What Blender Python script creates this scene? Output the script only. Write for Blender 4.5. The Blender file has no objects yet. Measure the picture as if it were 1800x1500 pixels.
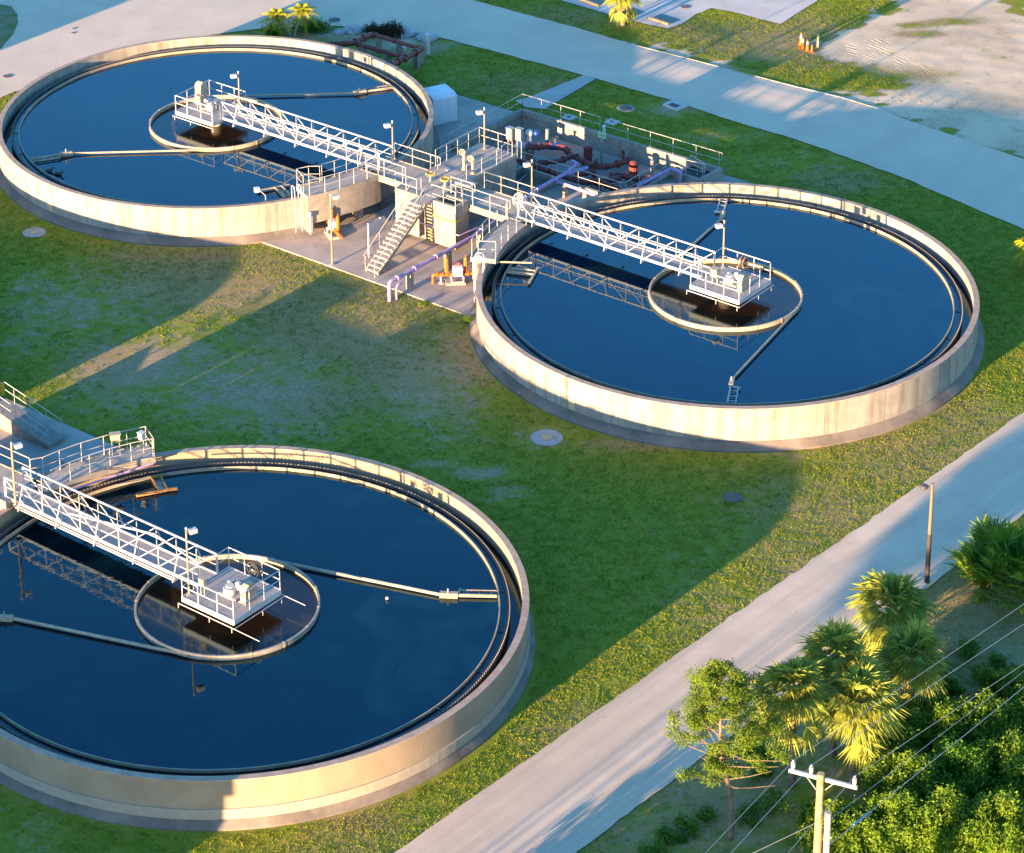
import bpy, math, random
import numpy as np
from mathutils import Vector, Matrix, noise
R = math.radians
random.seed(7)
SC = bpy.context.scene
COL = SC.collection
# ------------------------------------------------------------------ camera
F_PX, PITCH, ROLL, CAMZ, PX, PY = 5120.93546, 0.379015790, -0.0191490446, 76.20412161, 675.439657, 55.3094819
_f = Vector((0, math.cos(PITCH), -math.sin(PITCH)))
_r0 = Vector((1, 0, 0)); _u0 = _r0.cross(_f)
RT = _r0 * math.cos(ROLL) + _u0 * math.sin(ROLL)
UP = -_r0 * math.sin(ROLL) + _u0 * math.cos(ROLL)
CAM = Vector((0, 0, CAMZ))
cd = bpy.data.cameras.new('camera'); cam = bpy.data.objects.new('camera', cd); COL.objects.link(cam)
cam.matrix_world = Matrix(((RT.x, UP.x, -_f.x, 0), (RT.y, UP.y, -_f.y, 0), (RT.z, UP.z, -_f.z, CAMZ), (0, 0, 0, 1)))
cd.sensor_fit = 'HORIZONTAL'; cd.sensor_width = 36; cd.lens = F_PX / 1800 * 36
cd.shift_x = (900 - PX) / 1800; cd.shift_y = -(750 - PY) / 1800
cd.clip_start = 1; cd.clip_end = 3000
SC.camera = cam
# ------------------------------------------------------------------ light
SUN_EL, SUN_AZ = 6.0, 228.0            # the sun stands low behind the left shoulder
w = bpy.data.worlds.new('World'); SC.world = w; w.use_nodes = True
nt = w.node_tree; nt.nodes.clear()
sky = nt.nodes.new('ShaderNodeTexSky'); sky.sky_type = 'NISHITA'; sky.sun_disc = False
sky.sun_elevation = R(SUN_EL); sky.sun_rotation = R(90 - SUN_AZ)
sky.altitude = 10; sky.air_density = 1.0; sky.dust_density = 0.4; sky.ozone_density = 3.0
hs = nt.nodes.new('ShaderNodeHueSaturation'); hs.inputs['Saturation'].default_value = 1.18
bg = nt.nodes.new('ShaderNodeBackground'); bg.inputs['Strength'].default_value = 0.125
ow = nt.nodes.new('ShaderNodeOutputWorld')
nt.links.new(sky.outputs[0], hs.inputs['Color']); nt.links.new(hs.outputs[0], bg.inputs['Color']); nt.links.new(bg.outputs[0], ow.inputs['Surface'])
sd = bpy.data.lights.new('sun', 'SUN'); sd.energy = 4.6; sd.angle = R(0.5); sd.color = (1.0, 0.66, 0.35)
so = bpy.data.objects.new('sun', sd); COL.objects.link(so)
_sd = -Vector((math.cos(R(SUN_AZ)) * math.cos(R(SUN_EL)), math.sin(R(SUN_AZ)) * math.cos(R(SUN_EL)), math.sin(R(SUN_EL))))
so.rotation_euler = _sd.to_track_quat('-Z', 'Y').to_euler()
SC.view_settings.view_transform = 'Standard'; SC.view_settings.look = 'None'
SC.view_settings.gamma = 1.0; SC.view_settings.exposure = 2.8
SC.render.engine = 'CYCLES'
SC.cycles.max_bounces = 6
# ------------------------------------------------------------------ helpers
GZ = -0.45
PZ = GZ + 0.05
def at(x, y, z=GZ):
    d = RT * (x - PX) - UP * (y - PY) + _f * F_PX
    return CAM + d * ((z - CAMZ) / d.z)
_a = R(-40)
UU = Vector((math.cos(_a), math.sin(_a), 0)); VV = Vector((-UU.y, UU.x, 0))
ORG = Vector((4.0, 159.6, 0))
O2 = ORG - UU * 0.7 - VV * 40.74
def W(u, v, z=0.0, o=ORG):
    return o + UU * u + VV * v + Vector((0, 0, z))
def nz(x, y, s=1.0, k=0.0):
    return noise.noise(Vector((x * s, y * s, k)))
_mats = {}
def mat(name, c1, c2=None, rough=0.8, scale=2.0, detail=6, bump=0.0, bscale=None, metal=0.0, streak=None, spots=None, lo=0.35, hi=0.65, extra=None, spec=0.4, coat=0):
    if name in _mats: return _mats[name]
    m = bpy.data.materials.new(name); m.use_nodes = True; t = m.node_tree; N = t.nodes; L = t.links
    b = N['Principled BSDF']; b.inputs['Roughness'].default_value = rough; b.inputs['Metallic'].default_value = metal
    b.inputs['Specular IOR Level'].default_value = spec
    if coat: b.inputs['Coat Weight'].default_value = coat
    tc = N.new('ShaderNodeTexCoord')
    def noi(sc, det, vec=None, rg=0.6):
        n = N.new('ShaderNodeTexNoise'); n.inputs['Scale'].default_value = sc; n.inputs['Detail'].default_value = det; n.inputs['Roughness'].default_value = rg
        L.new(vec if vec else tc.outputs['Object'], n.inputs['Vector']); return n
    def ramp(src, a, bb):
        r = N.new('ShaderNodeMapRange'); r.inputs[1].default_value = a; r.inputs[2].default_value = bb
        L.new(src, r.inputs[0]); return r.outputs[0]
    def mix(fac, A, B):
        x = N.new('ShaderNodeMix'); x.data_type = 'RGBA'
        L.new(fac, x.inputs[0])
        for s, v in ((6, A), (7, B)):
            if isinstance(v, tuple): x.inputs[s].default_value = (*v, 1)
            else: L.new(v, x.inputs[s])
        return x.outputs[2]
    col = c1
    if c2: col = mix(ramp(noi(scale, detail).outputs[0], lo, hi), c1, c2)
    if streak:                                  # (colour, horizontal scale, amount, threshold)
        sc_, hs_, am, th = streak
        mp = N.new('ShaderNodeMapping'); mp.inputs['Scale'].default_value = (hs_, hs_, hs_ * 0.07)
        L.new(tc.outputs['Object'], mp.inputs[0])
        f = ramp(noi(1.0, 5, mp.outputs[0]).outputs[0], th, th + 0.22)
        mm = N.new('ShaderNodeMath'); mm.operation = 'MULTIPLY'; mm.inputs[1].default_value = am; L.new(f, mm.inputs[0])
        col = mix(mm.outputs[0], col, sc_)
    for sp in (spots or []):                    # (colour, scale, threshold, width)
        f = ramp(noi(sp[1], 4).outputs[0], sp[2], sp[2] + sp[3]); col = mix(f, col, sp[0])
    if extra: col = extra(N, L, tc, mix, ramp, noi, col, b)
    if isinstance(col, tuple): b.inputs['Base Color'].default_value = (*col, 1)
    else: L.new(col, b.inputs['Base Color'])
    if bump:
        bn = N.new('ShaderNodeBump'); bn.inputs['Strength'].default_value = bump; bn.inputs['Distance'].default_value = 0.05
        L.new(noi(bscale or scale * 4, 5).outputs[0], bn.inputs['Height']); L.new(bn.outputs[0], b.inputs['Normal'])
    _mats[name] = m
    return m
class MB:
    def __init__(s): s.v = []; s.f = []
    def add(s, vs, fs):
        k = len(s.v); s.v += [Vector(p) for p in vs]; s.f += [[i + k for i in f] for f in fs]; return s
    def box(s, c, sx, sy, sz, az=0.0):          # c = centre of the bottom face
        ca, sa = math.cos(az), math.sin(az); X = Vector((ca, sa, 0)) * sx / 2; Y = Vector((-sa, ca, 0)) * sy / 2; c = Vector(c); Z = Vector((0, 0, sz))
        P = [c - X - Y, c + X - Y, c + X + Y, c - X + Y]
        return s.add(P + [p + Z for p in P], [[3, 2, 1, 0], [4, 5, 6, 7], [0, 1, 5, 4], [1, 2, 6, 5], [2, 3, 7, 6], [3, 0, 4, 7]])
    def ub(s, u0, u1, v0, v1, z0, z1, o=ORG):
        P = [W(u0, v0, z0, o), W(u1, v0, z0, o), W(u1, v1, z0, o), W(u0, v1, z0, o)]; Z = Vector((0, 0, z1 - z0))
        return s.add(P + [p + Z for p in P], [[3, 2, 1, 0], [4, 5, 6, 7], [0, 1, 5, 4], [1, 2, 6, 5], [2, 3, 7, 6], [3, 0, 4, 7]])
    def bar(s, a, b, w_, h=None, upv=None):
        a = Vector(a); b = Vector(b); d = (b - a).normalized(); h = h or w_
        up = upv or (Vector((0, 0, 1)) if abs(d.z) < 0.95 else Vector((1, 0, 0)))
        X = d.cross(up).normalized() * w_ / 2; Y = X.cross(d).normalized() * h / 2
        P = [a - X - Y, a + X - Y, a + X + Y, a - X + Y]; Q = [p + (b - a) for p in P]
        return s.add(P + Q, [[0, 1, 2, 3], [7, 6, 5, 4], [0, 4, 5, 1], [1, 5, 6, 2], [2, 6, 7, 3], [3, 7, 4, 0]])
    def tube(s, a, b, r, n=8, r2=None, caps=True):
        a = Vector(a); b = Vector(b); d = (b - a).normalized(); up = Vector((0, 0, 1)) if abs(d.z) < 0.95 else Vector((1, 0, 0))
        X = d.cross(up).normalized(); Y = X.cross(d); r2 = r if r2 is None else r2
        P = [a + (X * math.cos(t) + Y * math.sin(t)) * r for t in [2 * math.pi * i / n for i in range(n)]]
        Q = [b + (X * math.cos(t) + Y * math.sin(t)) * r2 for t in [2 * math.pi * i / n for i in range(n)]]
        fs = [[i, (i + 1) % n, n + (i + 1) % n, n + i] for i in range(n)]
        if caps: fs += [list(range(n))[::-1], list(range(n, 2 * n))]
        return s.add(P + Q, fs)
    def path(s, pts, r, n=8, bend=0.0):
        pts = [Vector(p) for p in pts]
        if bend:
            q = [pts[0]]
            for i in range(1, len(pts) - 1):
                a, b, c = pts[i - 1], pts[i], pts[i + 1]
                k = min(bend, (a - b).length / 2, (c - b).length / 2)
                A = b + (a - b).normalized() * k; Cc = b + (c - b).normalized() * k
                for j in range(5):
                    t = j / 4; q.append(A * (1 - t) ** 2 + b * 2 * t * (1 - t) + Cc * t * t)
            q.append(pts[-1]); pts = q
        rings = []; X = None
        for i, p in enumerate(pts):
            d = ((pts[min(i + 1, len(pts) - 1)] - pts[max(i - 1, 0)])).normalized()
            if X is None:
                up = Vector((0, 0, 1)) if abs(d.z) < 0.9 else Vector((1, 0, 0)); X = d.cross(up).normalized()
            X = (X - d * X.dot(d)).normalized(); Y = d.cross(X)
            rr = r[i] if isinstance(r, (list, tuple)) else r
            rings.append([p + (X * math.cos(2 * math.pi * j / n) + Y * math.sin(2 * math.pi * j / n)) * rr for j in range(n)])
        vs = [v for g in rings for v in g]; fs = []
        for i in range(len(rings) - 1):
            for j in range(n):
                fs.append([i * n + j, i * n + (j + 1) % n, (i + 1) * n + (j + 1) % n, (i + 1) * n + j])
        m_ = (len(rings) - 1) * n
        fs += [list(range(n))[::-1], list(range(m_, m_ + n))]
        return s.add(vs, fs)
    def ring(s, c, r0, r1, z0, z1, n=128, a0=0.0, a1=2 * math.pi):
        c = Vector(c); full = abs(a1 - a0 - 2 * math.pi) < 1e-6; m_ = n if full else n + 1; vs = []
        for i in range(m_):
            t = a0 + (a1 - a0) * i / n; d = Vector((math.cos(t), math.sin(t), 0))
            for r, z in ((r0, z0), (r1, z0), (r1, z1), (r0, z1)): vs.append(c + d * r + Vector((0, 0, z)))
        fs = []
        for i in range(n):
            j = (i + 1) % m_
            for k in range(4): fs.append([i * 4 + k, j * 4 + k, j * 4 + (k + 1) % 4, i * 4 + (k + 1) % 4])
        if not full: fs += [[0, 1, 2, 3], [n * 4 + 3, n * 4 + 2, n * 4 + 1, n * 4]]
        return s.add(vs, fs)
    def disc(s, c, r, n=64):
        c = Vector(c); return s.add([c + Vector((math.cos(2 * math.pi * i / n) * r, math.sin(2 * math.pi * i / n) * r, 0)) for i in range(n)], [list(range(n))])
    def prism(s, pts, z0, z1):
        n = len(pts); P = [Vector((p[0], p[1], z0)) for p in pts]; Q = [Vector((p[0], p[1], z1)) for p in pts]
        ar = sum(P[i].x * P[(i + 1) % n].y - P[(i + 1) % n].x * P[i].y for i in range(n))
        if ar < 0: P.reverse(); Q.reverse()
        return s.add(P + Q, [list(range(n))[::-1], list(range(n, 2 * n))] + [[i, (i + 1) % n, n + (i + 1) % n, n + i] for i in range(n)])
    def ball(s, c, r, n=10, m_=6, sz=1.0):
        c = Vector(c); vs = [c + Vector((0, 0, r * sz))]
        for i in range(1, m_):
            t = math.pi * i / m_
            for j in range(n):
                a = 2 * math.pi * j / n; vs.append(c + Vector((math.sin(t) * math.cos(a) * r, math.sin(t) * math.sin(a) * r, math.cos(t) * r * sz)))
        vs.append(c - Vector((0, 0, r * sz))); k = len(vs) - 1; fs = [[0, 1 + j, 1 + (j + 1) % n] for j in range(n)]
        for i in range(m_ - 2):
            for j in range(n): fs.append([1 + i * n + j, 1 + (i + 1) * n + j, 1 + (i + 1) * n + (j + 1) % n, 1 + i * n + (j + 1) % n])
        fs += [[k, k - n + (j + 1) % n, k - n + j] for j in range(n)]
        return s.add(vs, fs)
    def torus(s, c, ax, r, t, n=20, m_=6):
        ax = Vector(ax).normalized(); up = Vector((0, 0, 1)) if abs(ax.z) < 0.9 else Vector((1, 0, 0)); X = ax.cross(up).normalized(); Y = ax.cross(X); c = Vector(c)
        vs = []; fs = []
        for i in range(n):
            a = 2 * math.pi * i / n; d = X * math.cos(a) + Y * math.sin(a)
            for j in range(m_):
                b = 2 * math.pi * j / m_; vs.append(c + d * (r + t * math.cos(b)) + ax * t * math.sin(b))
        for i in range(n):
            for j in range(m_): fs.append([i * m_ + j, ((i + 1) % n) * m_ + j, ((i + 1) % n) * m_ + (j + 1) % m_, i * m_ + (j + 1) % m_])
        return s.add(vs, fs)
    def build(s, name, m, parent=None, smooth=False):
        me = bpy.data.meshes.new(name)
        off = parent_off(parent)
        vs = [(p.x - off.x, p.y - off.y, p.z - off.z) for p in s.v]
        if parent is None:                      # a thing that is one mesh: origin at its base
            n = max(1, len(vs)); cx = sum(p[0] for p in vs) / n; cy = sum(p[1] for p in vs) / n; cz = min(p[2] for p in vs)
            vs = [(p[0] - cx, p[1] - cy, p[2] - cz) for p in vs]
        me.from_pydata(vs, [], s.f); me.materials.append(m); me.validate()
        if smooth:
            me.polygons.foreach_set('use_smooth', [True] * len(me.polygons))
        o = bpy.data.objects.new(name, me); COL.objects.link(o)
        if parent is None: o.location = (cx, cy, cz)
        else: o.parent = parent
        if smooth and hasattr(me, 'set_sharp_from_angle'): me.set_sharp_from_angle(angle=R(40))
        me.update(); return o
def parent_off(p):
    v = Vector((0, 0, 0))
    while p is not None: v = v + p.location; p = p.parent
    return v
def tag(o, label=None, cat=None, group=None, kind=None):
    if label: o['label'] = label
    if cat: o['category'] = cat
    if group: o['group'] = group
    if kind: o['kind'] = kind
    return o
def thing(name, loc, label, cat, group=None):
    o = bpy.data.objects.new(name, None); COL.objects.link(o); o.location = loc; o.empty_display_size = 0.3
    return tag(o, label, cat, group)
def link_copy(o, parent=None, loc=None):
    c = o.copy(); COL.objects.link(c)
    if parent: c.parent = parent
    if loc is not None: c.location = loc
    return c
def copy_tree(o, parent=None):
    c = link_copy(o, parent)
    for ch in list(o.children): copy_tree(ch, c)
    return c
def raw_mesh(name, V, Fc, m, parent=None, nv=4, loc=None, smooth=False):
    V = np.asarray(V, dtype=np.float32); n = len(V); me = bpy.data.meshes.new(name)
    if loc is not None: V = V - np.array(loc, dtype=np.float32)
    me.vertices.add(n); me.vertices.foreach_set('co', V.ravel())
    Fc = np.asarray(Fc, dtype=np.int32); nf = len(Fc); k = Fc.shape[1]
    me.loops.add(nf * k); me.loops.foreach_set('vertex_index', Fc.ravel())
    me.polygons.add(nf); me.polygons.foreach_set('loop_start', np.arange(nf, dtype=np.int32) * k)
    if smooth: me.polygons.foreach_set('use_smooth', np.ones(nf, dtype=bool))
    me.update(calc_edges=True); me.materials.append(m)
    o = bpy.data.objects.new(name, me); COL.objects.link(o)
    if parent: o.parent = parent
    elif loc is not None: o.location = loc
    return o
# ------------------------------------------------------------------ materials
def joints(N, L, tc, mix, ramp, noi, col, b):      # vertical form joints round the wall and fine dark drip lines
    sx = N.new('ShaderNodeSeparateXYZ'); L.new(tc.outputs['Object'], sx.inputs[0])
    at_ = N.new('ShaderNodeMath'); at_.operation = 'ARCTAN2'; L.new(sx.outputs[1], at_.inputs[0]); L.new(sx.outputs[0], at_.inputs[1])
    m = N.new('ShaderNodeMath'); m.operation = 'MULTIPLY'; m.inputs[1].default_value = 24 / (2 * math.pi); L.new(at_.outputs[0], m.inputs[0])
    f = N.new('ShaderNodeMath'); f.operation = 'FRACT'; L.new(m.outputs[0], f.inputs[0])
    p = N.new('ShaderNodeMath'); p.operation = 'PINGPONG'; p.inputs[1].default_value = 0.5; L.new(f.outputs[0], p.inputs[0])
    col = mix(ramp(p.outputs[0], 0.008, 0.0), col, (0.10, 0.08, 0.065))
    mp = N.new('ShaderNodeMapping'); mp.inputs['Scale'].default_value = (5, 5, 0.25); L.new(tc.outputs['Object'], mp.inputs[0])
    return mix(ramp(noi(1.0, 4, mp.outputs[0]).outputs[0], 0.66, 0.74), col, (0.13, 0.10, 0.08))
CONC = mat('tank_concrete', (0.31, 0.275, 0.245), (0.23, 0.198, 0.17), 0.85, 1.2, bump=0.25, bscale=14, streak=((0.115, 0.09, 0.065), 1.8, 0.7, 0.48), lo=0.35, hi=0.7, extra=joints)
CONCY = mat('ochre_tank_concrete', (0.31, 0.235, 0.165), (0.255, 0.19, 0.13), 0.85, 0.8, bump=0.2, bscale=14, streak=((0.17, 0.12, 0.08), 1.2, 0.35, 0.55))
CONC2 = mat('box_concrete', (0.27, 0.238, 0.205), (0.19, 0.165, 0.14), 0.88, 2.0, bump=0.25, bscale=16, streak=((0.14, 0.12, 0.095), 3.0, 0.55, 0.5))
PITC = mat('pit_concrete', (0.30, 0.27, 0.23), (0.20, 0.185, 0.155), 0.9, 1.5, bump=0.25, bscale=12, streak=((0.12, 0.11, 0.09), 3.0, 0.5, 0.5))
RIMC = mat('rim_concrete', (0.38, 0.28, 0.22), (0.28, 0.20, 0.15), 0.85, 2.0, bump=0.2, bscale=20)
SLAB = mat('slab_concrete', (0.20, 0.165, 0.14), (0.115, 0.098, 0.088), 0.9, 0.6, bump=0.2, bscale=20, spots=[((0.075, 0.065, 0.06), 0.35, 0.52, 0.18), ((0.26, 0.15, 0.085), 0.3, 0.6, 0.1)])
PADC = mat('pad_concrete', (0.40, 0.335, 0.295), (0.28, 0.235, 0.205), 0.88, 0.5, bump=0.15, bscale=18, spots=[((0.20, 0.17, 0.15), 0.3, 0.58, 0.16)])
DECK = mat('deck_concrete', (0.37, 0.315, 0.275), (0.27, 0.23, 0.20), 0.88, 1.5, bump=0.15, bscale=20)
def wheel_wear(N, L, tc, mix, ramp, noi, col, b):     # long faint streaks along the carriageway
    m0 = N.new('ShaderNodeMapping'); m0.inputs['Rotation'].default_value = (0, 0, -R(46.9)); L.new(tc.outputs['Object'], m0.inputs[0])
    mp = N.new('ShaderNodeMapping'); mp.inputs['Scale'].default_value = (0.05, 1.1, 1); L.new(m0.outputs[0], mp.inputs[0])
    col = mix(ramp(noi(1.0, 5, mp.outputs[0]).outputs[0], 0.45, 0.7), col, (0.43, 0.335, 0.25))
    v = N.new('ShaderNodeTexVoronoi'); v.inputs['Scale'].default_value = 1.3; L.new(tc.outputs['Object'], v.inputs['Vector'])
    return mix(ramp(v.outputs['Distance'], 0.07, 0.03), col, (0.22, 0.18, 0.15))
ROAD = mat('road_asphalt', (0.60, 0.465, 0.345), (0.52, 0.40, 0.30), 0.85, 0.5, bump=0.2, bscale=30, spots=[((0.40, 0.325, 0.27), 0.15, 0.56, 0.2), ((0.30, 0.25, 0.21), 2.2, 0.70, 0.06)], extra=wheel_wear)
WHITE = mat('white_paint', (0.46, 0.43, 0.43), (0.36, 0.33, 0.325), 0.5, 6, lo=0.5, hi=0.85, spots=[((0.26, 0.16, 0.10), 3.5, 0.66, 0.06)])
ALU = mat('rail_metal', (0.42, 0.385, 0.37), (0.33, 0.30, 0.285), 0.45, 8, metal=0.1)
GRATE = mat('walkway_plate', (0.27, 0.255, 0.26), (0.21, 0.20, 0.205), 0.6, 3, bump=0.3, bscale=60)
CREAM = mat('cream_fibreglass', (0.40, 0.32, 0.225), (0.31, 0.24, 0.165), 0.5, 3, streak=((0.30, 0.22, 0.13), 4, 0.4, 0.55))
BAFF = mat('baffle_fibreglass', (0.36, 0.29, 0.205), (0.25, 0.195, 0.135), 0.55, 1.5)
GALV = mat('galvanised_steel', (0.36, 0.35, 0.34), (0.25, 0.25, 0.25), 0.45, 6, metal=0.5)
POLEC = mat('lamp_pole_paint', (0.24, 0.19, 0.145), (0.16, 0.125, 0.095), 0.6, 4)
DARK = mat('dark_metal', (0.045, 0.045, 0.05), None, 0.5)
BLACK = mat('wet_and_recess_dark', (0.035, 0.032, 0.032), (0.02, 0.019, 0.02), 0.55, 3)  # wet launder concrete; also the painted dark of the stairwell and pad holes
PURP = mat('purple_pipe_paint', (0.36, 0.25, 0.46), (0.30, 0.205, 0.39), 0.45, 3)
BRICK = mat('red_oxide_pipe_paint', (0.22, 0.045, 0.032), (0.13, 0.03, 0.025), 0.5, 3)
ORANGE = mat('orange_paint', (0.42, 0.12, 0.010), (0.30, 0.08, 0.008), 0.45, 4)
BLUE = mat('blue_paint', (0.006, 0.035, 0.17), None, 0.4)
YEL = mat('yellow_paint', (0.5, 0.33, 0.03), None, 0.45)
RUST = mat('rusty_steel', (0.25, 0.12, 0.05), (0.12, 0.06, 0.03), 0.8, 6)
MESHW = mat('white_enamel', (0.62, 0.62, 0.66), (0.54, 0.54, 0.57), 0.35, 3)
SIGNG = mat('green_sign_paint', (0.45, 0.62, 0.32), None, 0.6)
WOOD = mat('pole_wood', (0.40, 0.29, 0.15), (0.24, 0.16, 0.08), 0.9, 3, bump=0.5, bscale=12, streak=((0.12, 0.08, 0.04), 9, 0.7, 0.5))
TIMB = mat('wet_timber', (0.38, 0.2, 0.07), (0.22, 0.11, 0.04), 0.7, 4)
BARK = mat('tree_bark', (0.20, 0.145, 0.10), (0.10, 0.07, 0.05), 0.95, 4, bump=0.8, bscale=14)
PBARK = mat('palm_bark', (0.24, 0.175, 0.12), (0.12, 0.085, 0.06), 0.95, 5, bump=1.0, bscale=10)
WIRE = mat('wire_aluminium', (0.30, 0.30, 0.31), None, 0.45, metal=0.3)
GLASS = mat('lamp_lens', (0.5, 0.5, 0.5), None, 0.2)
def leafmat(name, c1, c2, sc=1.5, tr=0.35, rough=0.5):
    m = mat(name, c1, c2, rough, sc, lo=0.3, hi=0.7)
    t = m.node_tree; b = t.nodes['Principled BSDF']; b.inputs['Specular IOR Level'].default_value = 0.15
    tb = t.nodes.new('ShaderNodeBsdfTranslucent'); mx = t.nodes.new('ShaderNodeMixShader'); mx.inputs[0].default_value = tr
    src = b.inputs['Base Color'].links[0].from_socket
    t.links.new(src, tb.inputs['Color']); t.links.new(b.outputs[0], mx.inputs[1]); t.links.new(tb.outputs[0], mx.inputs[2])
    t.links.new(mx.outputs[0], t.nodes['Material Output'].inputs['Surface']); return m
L_BUSH = leafmat('mangrove_leaf', (0.19, 0.27, 0.02), (0.04, 0.12, 0.010), 1.1)
L_BUSH2 = leafmat('dark_shrub_leaf', (0.10, 0.21, 0.016), (0.045, 0.12, 0.01), 0.6)
L_PALM = leafmat('palm_leaf', (0.36, 0.36, 0.06), (0.17, 0.24, 0.04), 0.6)
L_PALM2 = leafmat('feather_palm_leaf', (0.42, 0.37, 0.02), (0.24, 0.26, 0.015), 0.5)
L_DRY = leafmat('dead_palm_leaf', (0.34, 0.20, 0.10), (0.22, 0.13, 0.07), 1.0, 0.2)
L_PINE = leafmat('cypress_leaf', (0.17, 0.23, 0.018), (0.06, 0.125, 0.012), 0.5)
L_RED = leafmat('dark_red_leaf', (0.06, 0.035, 0.02), (0.03, 0.03, 0.015), 1.0)
def water_mat(name, col, rough, wav, sc, ior=1.42, col2=None, rip=None):
    m = bpy.data.materials.new(name); m.use_nodes = True; t = m.node_tree; b = t.nodes['Principled BSDF']; L = t.links
    b.inputs['Base Color'].default_value = (*col, 1); b.inputs['Roughness'].default_value = rough; b.inputs['IOR'].default_value = ior; b.inputs['Specular Tint'].default_value = (0.18, 0.74, 1.0, 1)
    tc = t.nodes.new('ShaderNodeTexCoord'); n = t.nodes.new('ShaderNodeTexNoise'); n.inputs['Scale'].default_value = sc; n.inputs['Detail'].default_value = 3
    bp = t.nodes.new('ShaderNodeBump'); bp.inputs['Strength'].default_value = wav; bp.inputs['Distance'].default_value = 0.02
    L.new(tc.outputs['Object'], n.inputs['Vector']); L.new(n.outputs[0], bp.inputs['Height']); L.new(bp.outputs[0], b.inputs['Normal'])
    if col2:                                  # drifting films of scum
        n2 = t.nodes.new('ShaderNodeTexNoise'); n2.inputs['Scale'].default_value = 0.22; n2.inputs['Detail'].default_value = 7; n2.inputs['Distortion'].default_value = 1.6
        L.new(tc.outputs['Object'], n2.inputs['Vector']); r = t.nodes.new('ShaderNodeMapRange'); r.inputs[1].default_value = 0.50; r.inputs[2].default_value = 0.74; L.new(n2.outputs[0], r.inputs[0])
        x = t.nodes.new('ShaderNodeMix'); x.data_type = 'RGBA'; x.inputs[6].default_value = (*col, 1); x.inputs[7].default_value = (*col2, 1); L.new(r.outputs[0], x.inputs[0]); L.new(x.outputs[2], b.inputs['Base Color'])
    if rip:                                   # ripples spreading from the spray, fading with distance
        d = t.nodes.new('ShaderNodeVectorMath'); d.operation = 'DISTANCE'; d.inputs[1].default_value = rip[0]; L.new(tc.outputs['Object'], d.inputs[0])
        r = t.nodes.new('ShaderNodeMapRange'); r.inputs[1].default_value = rip[1]; r.inputs[2].default_value = 0.5; r.inputs[3].default_value = wav; r.inputs[4].default_value = rip[2]; L.new(d.outputs['Value'], r.inputs[0]); L.new(r.outputs[0], bp.inputs['Strength'])
    return m
WATER = water_mat('tank_water', (0.0, 0.005, 0.022), 0.03, 0.05, 3.0, 1.52, (0.003, 0.016, 0.022))
WATERC = water_mat('rippled_tank_water', (0.0, 0.003, 0.008), 0.03, 0.05, 3.0, 1.52, (0.003, 0.016, 0.022), (tuple(-UU * 6 - VV * 0.8), 7.5, 0.55))
WATERW = water_mat('murky_well_water', (0.016, 0.008, 0.004), 0.12, 0.14, 3.5, 1.46, (0.036, 0.02, 0.011))
WATERL = water_mat('launder_water', (0.006, 0.005, 0.005), 0.08, 0.2, 4.0)
# ------------------------------------------------------------------ ground
PIT = (-7.2, 5.9, 9.4, 16.4)
SUMP = (-1.7, 0.9, 6.6, 9.1)
def in_poly(x, y, P):
    c = False; j = len(P) - 1
    for i in range(len(P)):
        if (P[i][1] > y) != (P[j][1] > y) and x < (P[j][0] - P[i][0]) * (y - P[i][1]) / (P[j][1] - P[i][1]) + P[i][0]: c = not c
        j = i
    return c
def wp(l, z=GZ): return [at(x, y, z).to_2d() for x, y in l]
ROADTOP = wp([(-260, 260), (0, 172), (26, 162), (200, 120), (372, 62), (450, 52), (520, 48), (600, 47), (700, 53), (760, 63), (850, 86), (1020, 131), (1190, 180), (1290, 214), (1400, 246), (1500, 281), (1600, 318), (1700, 362), (1800, 404), (1960, 490), (2100, 590),
              (2200, 470), (2000, 355), (1800, 281), (1700, 247), (1600, 214), (1480, 170), (1350, 142), (1250, 116), (1150, 90), (1080, 69), (1000, 46), (900, 20), (800, -8), (700, -38), (560, -90), (-400, -90)])
ISLAND = wp([(-160, -10), (0, 8), (20, 12), (30, 26), (32, 40), (24, 60), (0, 88), (-160, 130)])
PARK = wp([(900, -60), (940, -14), (982, 0), (1050, 20), (1107, 37), (1175, 51), (1200, 42), (1225, 25), (1250, 15), (1290, 22), (1350, 38), (1372, 43), (1400, 25), (1440, 0), (1530, -60)])
_p0, _p1 = at(700, 1495), at(1800, 725); _q0, _q1 = at(1020, 1495), at(1800, 905)
_d = (_p1 - _p0).normalized(); _e = (_q1 - _q0).normalized()
ROADBR = [(_p0 - _d * 70).to_2d(), (_p1 + _d * 60).to_2d(), (_q1 + _e * 60).to_2d(), (_q0 - _e * 70).to_2d()]
WALK = wp([(1027, 133), (1047, 140), (957, 193), (925, 190), (905, 178), (930, 172)])
SANDLOT = [(1600, -60), (1565, 14), (1500, 46), (1455, 70), (1434, 88), (1462, 106), (1500, 120), (1545, 134), (1592, 141), (1580, 152), (1540, 160), (1500, 158), (1450, 160), (1400, 149), (1330, 126), (1250, 103), (1180, 85), (1110, 70), (1105, 78), (1250, 117), (1480, 172), (1800, 283), (2200, 480), (2200, -60)]
SANDW = wp(SANDLOT)
LITT = wp([(1755, -30), (1762, 0), (1800, 24), (1900, 60), (1900, -60)])
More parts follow.
